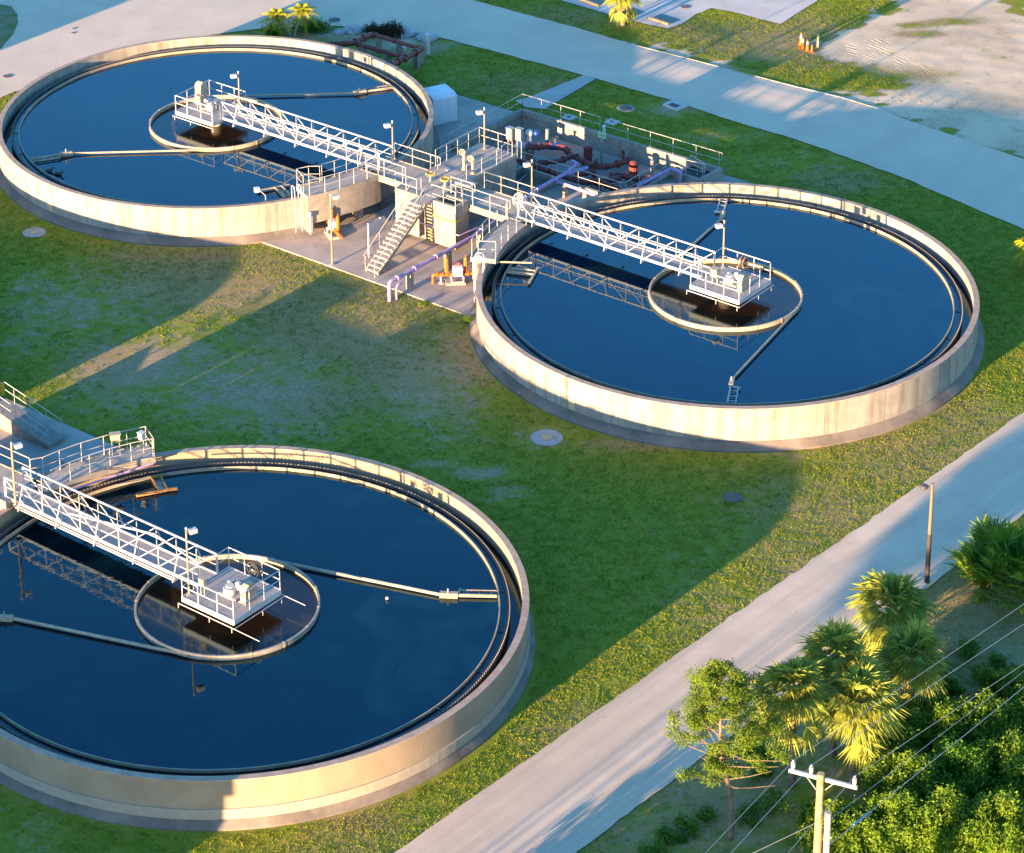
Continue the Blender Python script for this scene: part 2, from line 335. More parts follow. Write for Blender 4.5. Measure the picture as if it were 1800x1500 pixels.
# blobs: photo position, radius in metres (across, deep), kind, strength
BL = [((60, 500), 2.2, 3.2, 's', .5), ((150, 470), 2.5, 2.0, 's', .35), ((40, 590), 2.0, 4.5, 's', .5), ((130, 540), 5.5, 5.0, 's', .6), ((230, 510), 2.5, 2.0, 's', .45), ((330, 610), 4.5, 4.0, 's', .5), ((200, 640), 3.0, 3.0, 'd', .9),
      ((280, 650), 6.0, 6.0, 's', .66), ((190, 700), 4.5, 3.5, 's', .5), ((430, 690), 6.5, 6.5, 's', .66), ((500, 740), 4.5, 4.5, 's', .5), ((690, 640), 3.0, 4.0, 'd', .8), ((760, 690), 4.0, 7.0, 's', .6), ((850, 830), 2.2, 0.9, 's', .66), ((770, 815), 1.8, 0.6, 's', .6), ((890, 870), 1.5, 1.0, 's', .6),
      ((400, 490), 6.0, 5.0, 'd', 1.0), ((420, 520), 4, 3, 's', .4), ((600, 560), 6.0, 6.0, 'd', 1.0), ((640, 600), 3, 4, 's', .42), ((250, 450), 3.0, 2.0, 'd', .6), ((830, 620), 2.0, 4.0, 'd', .8), ((960, 770), 2.4, 1.8, 's', .5), ((1130, 780), 3.0, 0.8, 'd', .8), ((560, 700), 4, 3, 'd', .7),
      ((1450, 900), 5.0, 4.0, 'd', .55), ((1600, 800), 5.0, 4.0, 'd', .6), ((1400, 1000), 3.0, 6.0, 'd', .5), ((1250, 1080), 2.5, 5.0, 'd', .4), ((1000, 1310), 2.0, 4, 'd', .45), ((1700, 740), 3, 3, 'd', .7), ((1380, 800), 2.5, 1.2, 's', .45), ((620, 1440), 3, 3, 'd', .5),
      ((60, 1440), 2.5, 3.0, 's', .40), ((170, 1420), 2.0, 1.5, 's', .3), ((1180, 190), 2.2, 1.8, 's', .75), ((1270, 240), 4.0, 2.0, 's', .40), ((1400, 290), 6.0, 2.5, 's', .42), ((1480, 320), 3.0, 2, 'd', .7), ((930, 150), 5.0, 2.5, 'd', .5), ((800, 130), 3.0, 3, 's', .35), ((600, 60), 7.0, 2.6, 's', .75), ((700, 75), 5.0, 3.5, 's', .8), ((690, 110), 3.5, 2, 's', .6), ((480, 60), 3, 1.2, 's', .5),
      ((1320, 70), 5.0, 3.5, 'd', .9), ((1420, 60), 3.5, 4, 'd', .9), ((1380, 80), 2.5, 2.5, 's', .5), ((1430, 100), 4.0, 2.5, 'd', .6), ((1230, 60), 4, 3, 'd', .6), ((1350, 100), 2.0, 1.5, 's', .5), ((1000, 30), 5, 3, 'd', .5), ((1610, 45), 1.2, .5, 'g', .5), ((1670, 38), 2.0, 0.6, 'g', .5), ((1620, 60), 1.6, 0.6, 'g', .6), ((1490, 135), 6.0, .9, 'g', .6), ((1400, 125), 5.0, 1.4, 'g', .7),
      ((1350, 1400), 5, 6, 's', .50), ((1500, 1350), 4, 5, 's', .55), ((1200, 1450), 3.5, 4, 's', .4), ((1450, 1280), 4, 4, 's', .5), ((1720, 1080), 4, 5, 'd', .95), ((1720, 1090), 3, 4, 's', .42), ((1700, 1180), 4, 4, 'd', .9), ((1250, 1400), 3, 5, 'd', .7), ((1780, 1130), 3, 4, 's', .42), ((1100, 1480), 2, 3, 'd', .6)]
BW = [(at(p[0], p[1]), a, b, k, s) for p, a, b, k, s in BL]
TC = {'A': Vector((-10.9515, 172.4381, 0)), 'B': Vector((18.9151, 146.7761, 0)), 'C': Vector((-7.8088, 116.0089, 0))}
TC['D'] = TC['C'] - UU * 39.3 + VV * 0.4
def surf(x, y):
    sand = 0.0; dry = 0.0
    n1 = nz(x, y, 0.55, 3.1); n2 = nz(x, y, 1.7, 9.2)
    jx = x + nz(x, y, 0.7, 1.0) * 1.2 + nz(x, y, 2.3, 1.0) * 0.5; jy = y + nz(x, y, 0.7, 5.0) * 2.0 + nz(x, y, 2.3, 5.0) * 0.8
    if in_poly(jx, jy, SANDW) and not in_poly(jx, jy, LITT): sand = 1.0
    for c, a, b, k, s in BW:
        q = ((x - c.x) / a) ** 2 + ((y - c.y) / b) ** 2
        if q < 5:
            g = s * math.exp(-q)
            if k == 's': sand = max(sand, g * 1.15)
            elif k == 'd': dry = max(dry, g)
            else: sand *= (1 - g)
    return sand, dry, n1, n2
def make_ground():
    du = [-400, -200, -120, -80, -60] + list(np.arange(-52, 60.1, 0.45)) + [70, 90, 130, 200, 400]
    dv = [-400, -250, -160, -110, -85] + list(np.arange(-76, 60.1, 0.45)) + [75, 100, 160, 300, 700]
    nu, nv = len(du), len(dv)
    V = np.zeros((nu * nv, 3), dtype=np.float32); S = np.zeros(nu * nv, dtype=np.float32); D = np.zeros(nu * nv, dtype=np.float32)
    i = 0
    for v in dv:
        for u in du:
            p = W(u, v); fine = -52 < u < 60 and -76 < v < 60
            s_, d_ = 0, 0
            if fine:
                s_, d_, n1, n2 = surf(p.x, p.y)
            V[i] = (p.x, p.y, GZ + (nz(p.x, p.y, 0.8, 2.0) * 0.015 - 0.015 + (nz(p.x, p.y, 1.4, 4.0) * 0.03 if s_ > 0.9 else 0) if fine else 0)); S[i] = s_; D[i] = d_; i += 1
    Fc = []
    for b in range(nv - 1):
        for a in range(nu - 1):
            cu = (du[a] + du[a + 1]) / 2; cv = (dv[b] + dv[b + 1]) / 2
            hole = False
            for h in (PIT, SUMP):
                if h[0] - 0.35 < cu < h[1] + 0.35 and h[2] - 0.35 < cv < h[3] + 0.35: hole = True
            if not hole: k = b * nu + a; Fc.append((k, k + 1, k + nu + 1, k + nu))
    def ex(N, L, tc, mix, ramp, noi, col, b):
        at_s = N.new('ShaderNodeAttribute'); at_s.attribute_name = 'sand'; at_d = N.new('ShaderNodeAttribute'); at_d.attribute_name = 'dry'
        def m2(op, a, b_):
            m = N.new('ShaderNodeMath'); m.operation = op
            for i_, q in ((0, a), (1, b_)):
                if isinstance(q, (int, float)): m.inputs[i_].default_value = q
                else: L.new(q, m.inputs[i_])
            return m.outputs[0]
        fine = noi(14, 6).outputs[0]; mid = noi(1.6, 6).outputs[0]; big = noi(0.25, 3).outputs[0]
        g = mix(ramp(fine, 0.35, 0.65), (0.12, 0.17, 0.014), (0.24, 0.25, 0.03))
        g = mix(ramp(mid, 0.45, 0.75), g, (0.27, 0.22, 0.035))
        dfac = ramp(m2('ADD', m2('MULTIPLY', at_d.outputs['Fac'], 0.9), mid), 0.6, 1.05)
        g = mix(dfac, g, mix(ramp(fine, 0.3, 0.7), (0.24, 0.16, 0.055), (0.34, 0.25, 0.12)))
        sp = m2('ADD', m2('MULTIPLY', noi(3.0, 8, None, 0.8).outputs[0], 0.55), m2('MULTIPLY', noi(0.8, 4).outputs[0], 0.45))
        sn = m2('ADD', at_s.outputs['Fac'], m2('MULTIPLY', m2('SUBTRACT', sp, 0.5), 3.2))
        sfac = ramp(sn, 0.36, 0.85)
        sc_ = mix(ramp(fine, 0.3, 0.7), (0.56, 0.42, 0.29), (0.42, 0.31, 0.21))
        sc_ = mix(ramp(big, 0.4, 0.6), sc_, (0.60, 0.46, 0.32))
        sc_ = mix(ramp(at_s.outputs['Fac'], 0.75, 0.97), mix(ramp(noi(5, 5).outputs[0], 0.35, 0.7), (0.24, 0.175, 0.095), (0.40, 0.30, 0.185)), sc_)
        return mix(sfac, g, sc_)
    gm = mat('grass_and_sand_ground', (0.1, 0.1, 0.1), None, 0.95, extra=ex, bump=0.4, bscale=9, spec=0.1)
    o = raw_mesh('ground', V, Fc, gm, smooth=True); tag(o, kind='structure')
    for nm, arr in (('sand', S), ('dry', D)):
        at_ = o.data.attributes.new(nm, 'FLOAT', 'POINT'); at_.data.foreach_set('value', arr)
    return o
make_ground()
def sheet(name, poly, z, m, kind='structure', th=0.0):
    b = MB(); P = [Vector((p[0], p[1], z)) for p in poly]
    ar = sum(P[i].x * P[(i + 1) % len(P)].y - P[(i + 1) % len(P)].x * P[i].y for i in range(len(P)))
    if ar < 0: P.reverse()
    from mathutils.geometry import tessellate_polygon
    T = tessellate_polygon([P]); me = bpy.data.meshes.new(name); me.from_pydata([tuple(p) for p in P], [], [list(t) for t in T]); me.materials.append(m)
    import bmesh
    bm = bmesh.new(); bm.from_mesh(me)
    for f in bm.faces:
        f.normal_update()
        if f.normal.z < 0: f.normal_flip()
    bm.to_mesh(me); bm.free()
    o = bpy.data.objects.new(name, me); COL.objects.link(o); tag(o, kind=kind); return o
def wobble(poly, amp, step=0.5):
    out = []
    for i in range(len(poly)):
        a = Vector(poly[i]); b = Vector(poly[(i + 1) % len(poly)]); n = max(1, int((b - a).length / step)); nn = (b - a).normalized(); pp = Vector((-nn.y, nn.x))
        if n > 300: n = 300
        for k in range(n):
            p = a.lerp(b, k / n); out.append(p + pp * amp * (noise.noise(Vector((p.x * 1.3, p.y * 1.3, 0))) + 0.5 * noise.noise(Vector((p.x * 4, p.y * 4, 2)))))
    return out
def road_ex(N, L, tc, mix, ramp, noi, col, b):
    v = N.new('ShaderNodeTexVoronoi'); v.feature = 'DISTANCE_TO_EDGE'; v.inputs['Scale'].default_value = 0.11
    n = noi(1.2, 5); mx = N.new('ShaderNodeMix'); mx.data_type = 'VECTOR'; mx.inputs[0].default_value = 0.3
    L.new(tc.outputs['Object'], mx.inputs[4]); L.new(n.outputs['Color'], mx.inputs[5]); L.new(mx.outputs[1], v.inputs['Vector'])
    col = mix(ramp(v.outputs[0], 0.003, 0.0), col, (0.47, 0.375, 0.30))
    return mix(ramp(noi(7, 3).outputs[0], 0.74, 0.80), col, (0.33, 0.29, 0.27))
ROAD2 = mat('pale_road_surface', (0.59, 0.46, 0.345), (0.51, 0.40, 0.305), 0.85, 0.35, bump=0.15, bscale=30, extra=road_ex)
sheet('road', wobble(ROADTOP, 0.10), GZ + 0.03, ROAD2); sheet('road', wobble(ROADBR, 0.10, 0.4), GZ + 0.036, ROAD)
sheet('parking_lot', wobble(PARK, 0.05), GZ + 0.035, mat('parking_surface', (0.50, 0.45, 0.42), (0.42, 0.375, 0.35), 0.85, 0.5, bump=0.15, bscale=30))
sheet('grass_island', wobble(ISLAND, 0.12), GZ + 0.05, mat('island_grass', (0.09, 0.13, 0.015), (0.20, 0.18, 0.12), 0.95, 0.9, bump=0.6, bscale=9))
sheet('path', WALK, GZ + 0.045, mat('path_concrete', (0.42, 0.38, 0.35), (0.34, 0.31, 0.285), 0.88, 0.8, bump=0.1))
# concrete yard (pad) tiled round the pit and the sump
def pad(rects, o=ORG, name='concrete_yard'):
    b = MB()
    for r in rects: b.ub(*r, GZ - 0.05, PZ, o)
    ob = b.build(name, PADC); tag(ob, kind='structure'); return ob
pad([(-9.5, 9.5, -8.35, 6.6), (-9.5, SUMP[0], 6.6, 9.4), (SUMP[1], 9.5, 6.6, 9.4), (SUMP[0], SUMP[1], 9.1, 9.4), (-13.2, PIT[0], 9.4, 16.6), (PIT[1], 12.5, 9.4, 16.6), (PIT[0], PIT[1], 16.4, 16.6)])
pad([(-15.0, 9.0, -9.5, 9.4)], O2)
# ------------------------------------------------------------------ tanks
def tank(key, label, plinth=False, simple=False):
    c = TC[key]
    t = thing('clarifier_tank', c, label, 'tank', 'round clarifier tanks')
    MB().ring(c, 13.72, 14.0, 0, 1.86, 192).build('tank_wall', CONCY if key == 'C' else CONC, t, True)
    MB().ring(c, 13.70, 14.03, 1.86, 1.9, 192).build('rim', RIMC, t)
    ap = MB(); n = 160; r1_ = 14.42 if not plinth else 14.3; vs = []; fs = []      # sloping apron
    for i in range(n):
        a = 2 * math.pi * i / n; d = Vector((math.cos(a), math.sin(a), 0)); vs += [c + d * 13.9 + Vector((0, 0, .02)), c + d * r1_ + Vector((0, 0, PZ + .02)), c + d * r1_ + Vector((0, 0, GZ - .1)), c + d * 13.9 + Vector((0, 0, GZ - .1))]
    for i in range(n):
        j = (i + 1) % n
        for k in range(4): fs.append([i * 4 + k, j * 4 + k, j * 4 + (k + 1) % 4, i * 4 + (k + 1) % 4])
    ap.add(vs, fs).build('base_apron', SLAB, t)
    if plinth: MB().ring(c, 14.002, 14.07, -0.05, 0.45, 160).build('plinth', mat('white_plinth', (0.34, 0.29, 0.235), (0.28, 0.235, 0.19), 0.8, 3, streak=((0.3, 0.27, 0.24), 2, 0.4, 0.5)), t)
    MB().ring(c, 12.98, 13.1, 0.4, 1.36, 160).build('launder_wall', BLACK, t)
    wm = MB(); n = 420; vs = []; fs = []     # notched weir plate, one strip
    for i in range(n):
        for q, z in ((i, 1.44), (i + .55, 1.44), (i + .56, 1.36), (i + .99, 1.36)):
            a = 2 * math.pi * q / n; d = Vector((math.cos(a), math.sin(a), 0)); vs += [c + d * 13.1 + Vector((0, 0, 1.28)), c + d * 13.1 + Vector((0, 0, z)), c + d * 13.14 + Vector((0, 0, z)), c + d * 13.14 + Vector((0, 0, 1.28))]
    m_ = 4 * n
    for i in range(m_):
        j = (i + 1) % m_
        for k in range(4): fs.append([i * 4 + k, j * 4 + k, j * 4 + (k + 1) % 4, i * 4 + (k + 1) % 4])
    wm.add(vs, fs)
    wm.build('weir_plate', mat('weir_metal', (.16, .15, .14), None, .5), t)
    bf = MB().ring(c, 12.62, 12.68, 1.1, 1.46, 160)
    bf.build('scum_baffle', BAFF, t)
    for i in range(24):
        a = 2 * math.pi * i / 24 + 0.07; d = Vector((math.cos(a), math.sin(a), 0)); MB().bar(c + d * 12.68 + Vector((0, 0, 1.34)), c + d * 13.09 + Vector((0, 0, 1.34)), 0.03).build('baffle_strut', DARK, t)
    s = MB().disc(c + Vector((0, 0, 1.3)), 12.98, 160).build('water', WATERC if key == 'C' else WATER); tag(s, kind='structure')
    s = MB().ring(c, 13.1, 13.72, 0.9, 0.95, 128).build('water', WATERL); tag(s, kind='structure')
    if not simple:
        s = MB().disc(c + Vector((0, 0, 1.304)), 4.22, 96).build('water', WATERW); tag(s, kind='structure')
    return t
tank('A', 'round concrete settling tank at the upper left behind the orange pump, pale stained wall')
tank('B', 'round concrete settling tank at the right with its narrow bridge seen whole')
tank('C', 'large round concrete settling tank nearest the camera with a white plinth round its foot', True)
tank('D', 'round concrete settling tank beyond the left edge of the photo', True, True)
# ------------------------------------------------------------------ rotating skimmers
def polar(key, r, deg, z): 
    a = R(deg) + _a; return TC[key] + Vector((math.cos(a) * r, math.sin(a) * r, z))
def skimmer(key, outs, label, ladder):
    c = TC[key]; t = thing('rotating_skimmer', c + Vector((0, 0, 1.05)), label, 'skimmer', 'skimmers turning in the tanks')
    wr = MB()
    n = 16; 
    wr.ring(c, 4.22, 4.32, 1.1, 1.54, 96)
    wr.build('feed_well_ring', CREAM if key != 'C' else mat('grey_well_ring', (0.30, 0.27, 0.23), (0.2, 0.18, 0.15), 0.6, 2), t, True)
    for i in range(n):
        a = 2 * math.pi * i / n + 0.3; d = Vector((math.cos(a), math.sin(a), 0)); MB().box(c + d * 4.27 + Vector((0, 0, 1.12)), 0.13, 0.10, 0.43, a).build('joint_plate', BAFF, t)
    for deg in outs:
        e = polar(key, 10.0, deg, 1.42); s = polar(key, 4.3, deg + 64.5, 1.42); d = (e - s).normalized()
        a = MB().tube(s, e, 0.065 if key != 'C' else 0.08, 10).build('skimmer_arm', BAFF, t, True)
        k = (polar(key, 12.55, deg - 1.5, 1.42)); d2 = (k - e).normalized(); sd_ = Vector((-d2.y, d2.x, 0))
        hd = MB(); hd.bar(e - d * 0.1, e + d2 * 0.75, 0.24, 0.26); hd.build('skimmer_head', BAFF, a)
        MB().tube(e + d2 * 0.3 - Vector((0, 0, 0.2)), e + d2 * 0.3 + Vector((0, 0, 0.35)), 0.04, 8).build('pivot_pin', GALV, a)
        f = MB(); f.bar(e + d2 * 0.7, k, 0.09, 0.14); f.bar(e + d2 * 0.8 + sd_ * 0.42, k + sd_ * 0.42, 0.06, 0.08); f.bar(e + d2 * 0.75, e + d2 * 0.85 + sd_ * 0.55, 0.08, 0.1)
        L_ = (k - e).length
        for q in (1.2, 1.75, 2.3):
            if q < L_: f.bar(e + d2 * q, e + d2 * q + sd_ * 0.42, 0.05, 0.05)
        f.build('scraper_frame', BAFF if key != 'B' else ALU, a)
    return t
skimmer('A', (66.3, -113.7), 'two armed scum skimmer with cream ring turning in the upper left tank', 0)
skimmer('B', (124.4, -54.6), 'two armed scum skimmer with pale ring turning in the right hand tank', 0)
skimmer('C', (43.2, -136.0), 'two armed scum skimmer with grey ring turning in the nearest tank', 0)
# ------------------------------------------------------------------ rails
def rail(pts, label, name='handrail', h=1.07, sp=1.45, group='pipe handrails round the walkways', m=ALU, r=0.021, cat='handrail', off=0, rails=(1.0, 0.52), end=False):
    pts = [Vector(p) for p in pts]; c0 = pts[0]
    t = thing(name, c0, label, cat, group)
    pm = None; Z = Vector((0, 0, h)); placed = []
    for i in range(len(pts) - 1):
        a, b = pts[i], pts[i + 1]; n = max(1, round((b - a).length / sp))
        for k in range(n + (1 if i == len(pts) - 2 else 0)): placed.append(a.lerp(b, k / n))
    for p in placed:
        if pm is None:
            pm = MB().tube(p, p + Z, r, 7).tube(p - Vector((0, 0, off)), p + Vector((0, 0, 0.08)), r * 1.9, 7).build('post', m, t, True); base = p
        else: link_copy(pm, t, p - base)
    for nm, q in (('top_rail', rails[0]), ('mid_rail', rails[1])):
        z = Vector((0, 0, h * q)); MB().path([p + z for p in pts], r * (1.15 if nm == 'top_rail' else 0.95), 7).build(nm, m, t, True)
    if end:
        a = pts[-1]; d = (pts[-1] - pts[-2]).normalized() * 0.22
        MB().path([a + Z, a + Z + d, a + Z * 0.52 + d, a + Z * 0.52], r, 7, bend=0.1).build('end_loop', m, t, True)
    return t
# ------------------------------------------------------------------ bridges
def bridge(key, s, o, label, zc):
    """s = +1 runs along +u from the box, -1 along -u"""
    c = TC[key]; cu = (c - o).dot(UU); cv = (c - o).dot(VV)
    vm = cv * 0.6
    u0 = 5.45 * s; u1 = cu - s * 1.25
    P = lambda u, v, z: W(u, v + vm, z, o)
    t = thing('access_bridge', P(u0, 0, zc), label, 'bridge', 'white truss bridges to the tank centres')
    hw = 0.62; L_ = abs(u1 - u0); n = 10; du = (u1 - u0) / n; zt = zc + 1.12
    d = MB(); d.ub(min(u0, u1), max(u0, u1), vm - hw + 0.04, vm + hw - 0.04, zc - 0.03, zc + 0.02, o); d.build('deck_plate', GRATE, t)
    for sd_ in (-1, 1):
        v = sd_ * hw; b = MB(); b.bar(P(u0, v, zc), P(u1, v, zc), 0.06, 0.15); b.bar(P(u0, v, zt), P(u1, v, zt), 0.07, 0.07)
        for k in range(n + 1):
            u = u0 + du * k; wd = 0.09 if k in (0, n) else 0.04; b.bar(P(u, v, zc), P(u, v, zt), wd)
            if k < n:
                if k < n // 2: b.bar(P(u, v, zt - 0.03), P(u + du, v, zc + 0.05), 0.038)
                else: b.bar(P(u, v, zc + 0.05), P(u + du, v, zt - 0.03), 0.038)
        b.build('side_truss', WHITE, t)
        b = MB(); b.bar(P(u0, v * 0.93, zc + 0.56), P(u1, v * 0.93, zc + 0.56), 0.028); b.build('mid_rail', WHITE, t)
        for k in range(1, n, 2):
            u = u0 + du * k; g = MB(); g.bar(P(u, v, zt), P(u, v + sd_ * 0.42, zc - 0.1), 0.045); g.bar(P(u, v, zc - 0.08), P(u, v + sd_ * 0.44, zc - 0.1), 0.045); g.build('outrigger_brace', WHITE, t)
    b = MB()
    for k in range(0, n + 1): b.bar(P(u0 + du * k, -hw, zc - 0.08), P(u0 + du * k, hw, zc - 0.08), 0.06)
    b.build('floor_beam', WHITE, t)
    # platform over the centre
    pu, pv = cu + s * 0.35, cv - 0.05 + (0.0)
    Q = lambda u, v, z: W(pu + u * s, pv + v, z, o)
    hs_ = 1.62; zp = zc
    b = MB(); b.ub(pu - hs_, pu + hs_, pv - hs_, pv + hs_, zp - 0.06, zp + 0.0, o); b.build('platform_plate', GRATE, t)
    b = MB()
    for a_, b_ in (((-hs_, -hs_), (hs_, -hs_)), ((hs_, -hs_), (hs_, hs_)), ((hs_, hs_), (-hs_, hs_)), ((-hs_, hs_), (-hs_, -hs_))): b.bar(Q(*a_, zp - 0.12), Q(*b_, zp - 0.12), 0.06, 0.26)
    b.build('platform_fascia', WHITE, t)
    # railing of the platform, open towards the bridge
    z1 = 1.07; e = hs_ - 0.02
    pl = [(-e, -e), (e, -e), (e, e), (-e, e)]
    rp = [(-e, -e * 0.52)] + pl + [(-e, e * 0.52)]
    b = MB()
    for zz, rr in ((z1, 0.028), (0.55, 0.024)): b.path([Q(*q, zp + zz) for q in rp], rr, 7)
    b.build('platform_rail', WHITE, t, True)
    posts = [(-e, -e * 0.52), (-e, e * 0.52), (-e, -e), (-0.6, -e), (0.6, -e), (e, -e), (e, -0.5), (e, 0.5), (e, e), (0.5, e), (-0.6, e), (-e, e)]
    pm = None
    for q in posts:
        p = Q(*q, zp)
        if pm is None: pm = MB().tube(p, p + Vector((0, 0, z1)), 0.024, 7).build('platform_post', WHITE, t, True); bp = p
        else: link_copy(pm, t, p - bp)
    b = MB()
    MB().tube(c + Vector((0, 0, 0.9)), c + Vector((0, 0, zp - 0.1)), 0.38, 20).build('centre_column', CREAM, t, True)
    b = MB(); b.path([Q(*q, zp - 0.34) for q in [(-1.75, -1.75), (1.75, -1.75), (1.75, 1.75), (-1.75, 1.75)]], 0.024, 6)
    for q in ((-1.75, -1.75), (0.2, -1.75), (1.6, -1.75), (1.75, 0.2), (1.75, 1.5)): b.tube(Q(*q, zp - 0.34), Q(*q, zp - 0.6), 0.018, 5)
    if key == 'C': b.tube(Q(1.75, -1.75, zp - 0.34), Q(3.3, -1.75, zp - 0.36), 0.018, 5); b.tube(Q(1.75, 1.75, zp - 0.34), Q(3.0, 1.75, zp - 0.36), 0.018, 5)
    b.build('spray_pipe', WHITE, t)
    return Q, zp, t
QA, ZA, _ = bridge('A', -1, ORG, 'white truss footbridge over the upper left tank, ending above its ring', 2.3)
QB, ZB, _ = bridge('B', 1, ORG, 'white truss footbridge over the right hand tank, seen from end to end', 2.3)
QC, ZC, _ = bridge('C', 1, O2, 'white truss footbridge over the nearest tank with cables along its lower side', 2.25)
cb = MB()
for k_, z_ in ((-0.78, -0.12), (-0.84, -0.2)): cb.path([W(6.3, k_ - 0.1, 2.25 + z_, O2), W(17.0, k_ - 0.1, 2.25 + z_, O2)], 0.03, 6)
tag(cb.build('cable_conduit', WHITE), 'pair of pale conduits clipped under the near edge of the nearest bridge', 'conduit')
tag(MB().path([W(9.5, -0.35, 2.62, O2), W(14.5, 0.36, 3.0, O2), W(17.3, 0.4, 2.5, O2)], 0.05, 8).build('white_hose', WHITE, None, True), 'long white hose lying along inside the nearest bridge', 'hose')
# ------------------------------------------------------------------ machines on the platforms
def drive(Q, z, s, label, gcol=WHITE, flip=1):
    az = _a
    t = thing('drive_unit', Q(0.1, 0, z), label, 'gear motor', 'drive units on the bridge platforms')
    MB().box(Q(0.1, 0, z), 1.1, 0.75, 0.08, az).build('base_plate', GALV, t)
    MB().tube(Q(0.0, -0.1, z + 0.08), Q(0.0, -0.1, z + 0.42), 0.3, 16).tube(Q(0.0, -0.1, z + 0.42), Q(0, -0.1, z + 0.5), 0.2, 16).build('gearbox', gcol, t, True)
    m = MB().tube(Q(0.1, 0.18, z + 0.36), Q(0.62, 0.18, z + 0.36), 0.15, 12); m.tube(Q(0.62, 0.18, z + 0.36), Q(0.7, 0.18, z + 0.36), 0.11, 12)
    m.build('motor', gcol, t, True)
    MB().box(Q(0.3, 0.18, z + 0.5), 0.2, 0.16, 0.12, az).build('terminal_box', WHITE, t)
    MB().box(Q(-0.2, 0.25, z + 0.08), 0.3, 0.26, 0.42, az).build('torque_box', GALV, t)
    return t
drive(QA, ZA, -1, 'grey and white gear motor on the upper left tank platform'); drive(QB, ZB, 1, 'white gear motor with pipes on the right hand tank platform'); drive(QC, ZC, 1, 'white gear motor on the nearest tank platform')
def dome(p, h, wd, th, az, label, hi=0.0):
    t = thing('chain_guard', p, label, 'guard', 'rounded chain guards')
    b = MB(); n = 14; X = Vector((math.cos(az), math.sin(az), 0)) * wd / 2; Y = Vector((-math.sin(az), math.cos(az), 0)) * th / 2
    pr_ = [(-1, 0)] + [(-math.cos(math.pi * i / n), h - wd / 2 + math.sin(math.pi * i / n) * wd / 2) for i in range(n + 1)] + [(1, 0)]
    m_ = len(pr_); vs = [Vector(p) + X * q[0] - Y + Vector((0, 0, q[1])) for q in pr_] + [Vector(p) + X * q[0] + Y + Vector((0, 0, q[1])) for q in pr_]
    b.add(vs, [list(range(m_))[::-1], list(range(m_, 2 * m_))] + [[i, (i + 1) % m_, m_ + (i + 1) % m_, m_ + i] for i in range(m_)])
    b.build('guard_shell', CREAM, t)
    MB().box(p, wd + 0.1, th + 0.1, 0.05, az).build('guard_foot', GALV, t)
    return t
dome(QB(1.0, -0.25, ZB), 0.95, 0.75, 0.3, _a + R(90), 'cream half round guard on the right hand tank platform')
dome(QC(1.0, 0.1, ZC), 0.9, 0.8, 0.34, _a + R(90), 'yellowish half round guard on the nearest tank platform')
dome(QA(1.25, 0.45, ZA), 1.45, 0.62, 0.5, _a + R(90), 'tall cream rounded hood at the outer corner of the upper left platform')
def cabinet(p, sx, sy, sz, az, label, m=CREAM, legs=0.5):
    t = thing('control_box', p, label, 'control box', 'small control boxes')
    p = Vector(p); MB().box(p + Vector((0, 0, legs)), sx, sy, sz, az).build('box_body', m, t)
    d = Vector((math.sin(az), -math.cos(az), 0)) * (sy / 2 + 0.015); MB().box(p + d + Vector((0, 0, legs + sz * 0.08)), sx * 0.86, 0.03, sz * 0.84, az).build('box_door', m, t)
    for k in (-1, 1): MB().box(p + Vector((math.cos(az), math.sin(az), 0)) * k * sx * 0.38, 0.05, 0.05, legs, az).build('leg', GALV, t)
    MB().box(p + Vector((0, 0, legs + sz)), sx + 0.06, sy + 0.08, 0.03, az).build('box_lid', m, t)
    return t
cabinet(QB(-0.55, -0.75, ZB), 0.42, 0.3, 0.5, _a, 'cream control box on legs at the near side of the right hand platform')
cabinet(QA(0.3, -0.75, ZA), 0.45, 0.3, 0.55, _a, 'cream control box beside the gear motor on the upper left platform', legs=0.55)
cabinet(QC(-0.9, -0.95, ZC), 0.3, 0.2, 0.3, _a, 'small cream control box on legs on the nearest platform', legs=0.6)
def handwheel(p, ax, r, label, m, name='hose_reel', cat='hose reel', hose=True):
    t = thing(name, p, label, cat, 'hose reels and coils'); p = Vector(p); ax = Vector(ax).normalized(); c = p + Vector((0, 0, r + 0.35))
    b = MB()
    for sd_ in (-0.12, 0.12):
        b.torus(c + ax * sd_, ax, r, 0.022, 20, 6)
        X = ax.cross(Vector((0, 0, 1))).normalized()
        for i in range(5):
            a = math.pi * 2 * i / 5; b.tube(c + ax * sd_, c + ax * sd_ + (X * math.cos(a) + Vector((0, 0, 1)) * math.sin(a)) * r, 0.018, 5)
    b.build('reel_wheel', m, t, True)
    MB().tube(p, c, 0.03, 6).tube(c - ax * 0.15, c + ax * 0.15, 0.07, 10).build('reel_stand', GALV, t)
    if hose:
        b = MB()
        for i in range(4): b.torus(c + ax * (-0.09 + 0.06 * i), ax, r * (0.55 + 0.07 * (i % 2)), 0.03, 18, 6)
        b.build('hose_coil', DARK if m is not WHITE else WHITE, t, True)
    return t
handwheel(QB(0.0, 1.35, ZB), UU, 0.36, 'brown wheel shaped hose reel at the back rail of the right hand platform', mat('bronze_paint', (0.30, 0.17, 0.09), None, 0.5))
handwheel(QC(0.2, 1.4, ZC), VV, 0.36, 'dark coil of hose hung on the back rail of the nearest platform', DARK)
handwheel(QA(-1.0, 1.45, ZA), UU, 0.24, 'small dark hose coil at the lamp post on the upper left platform', DARK)
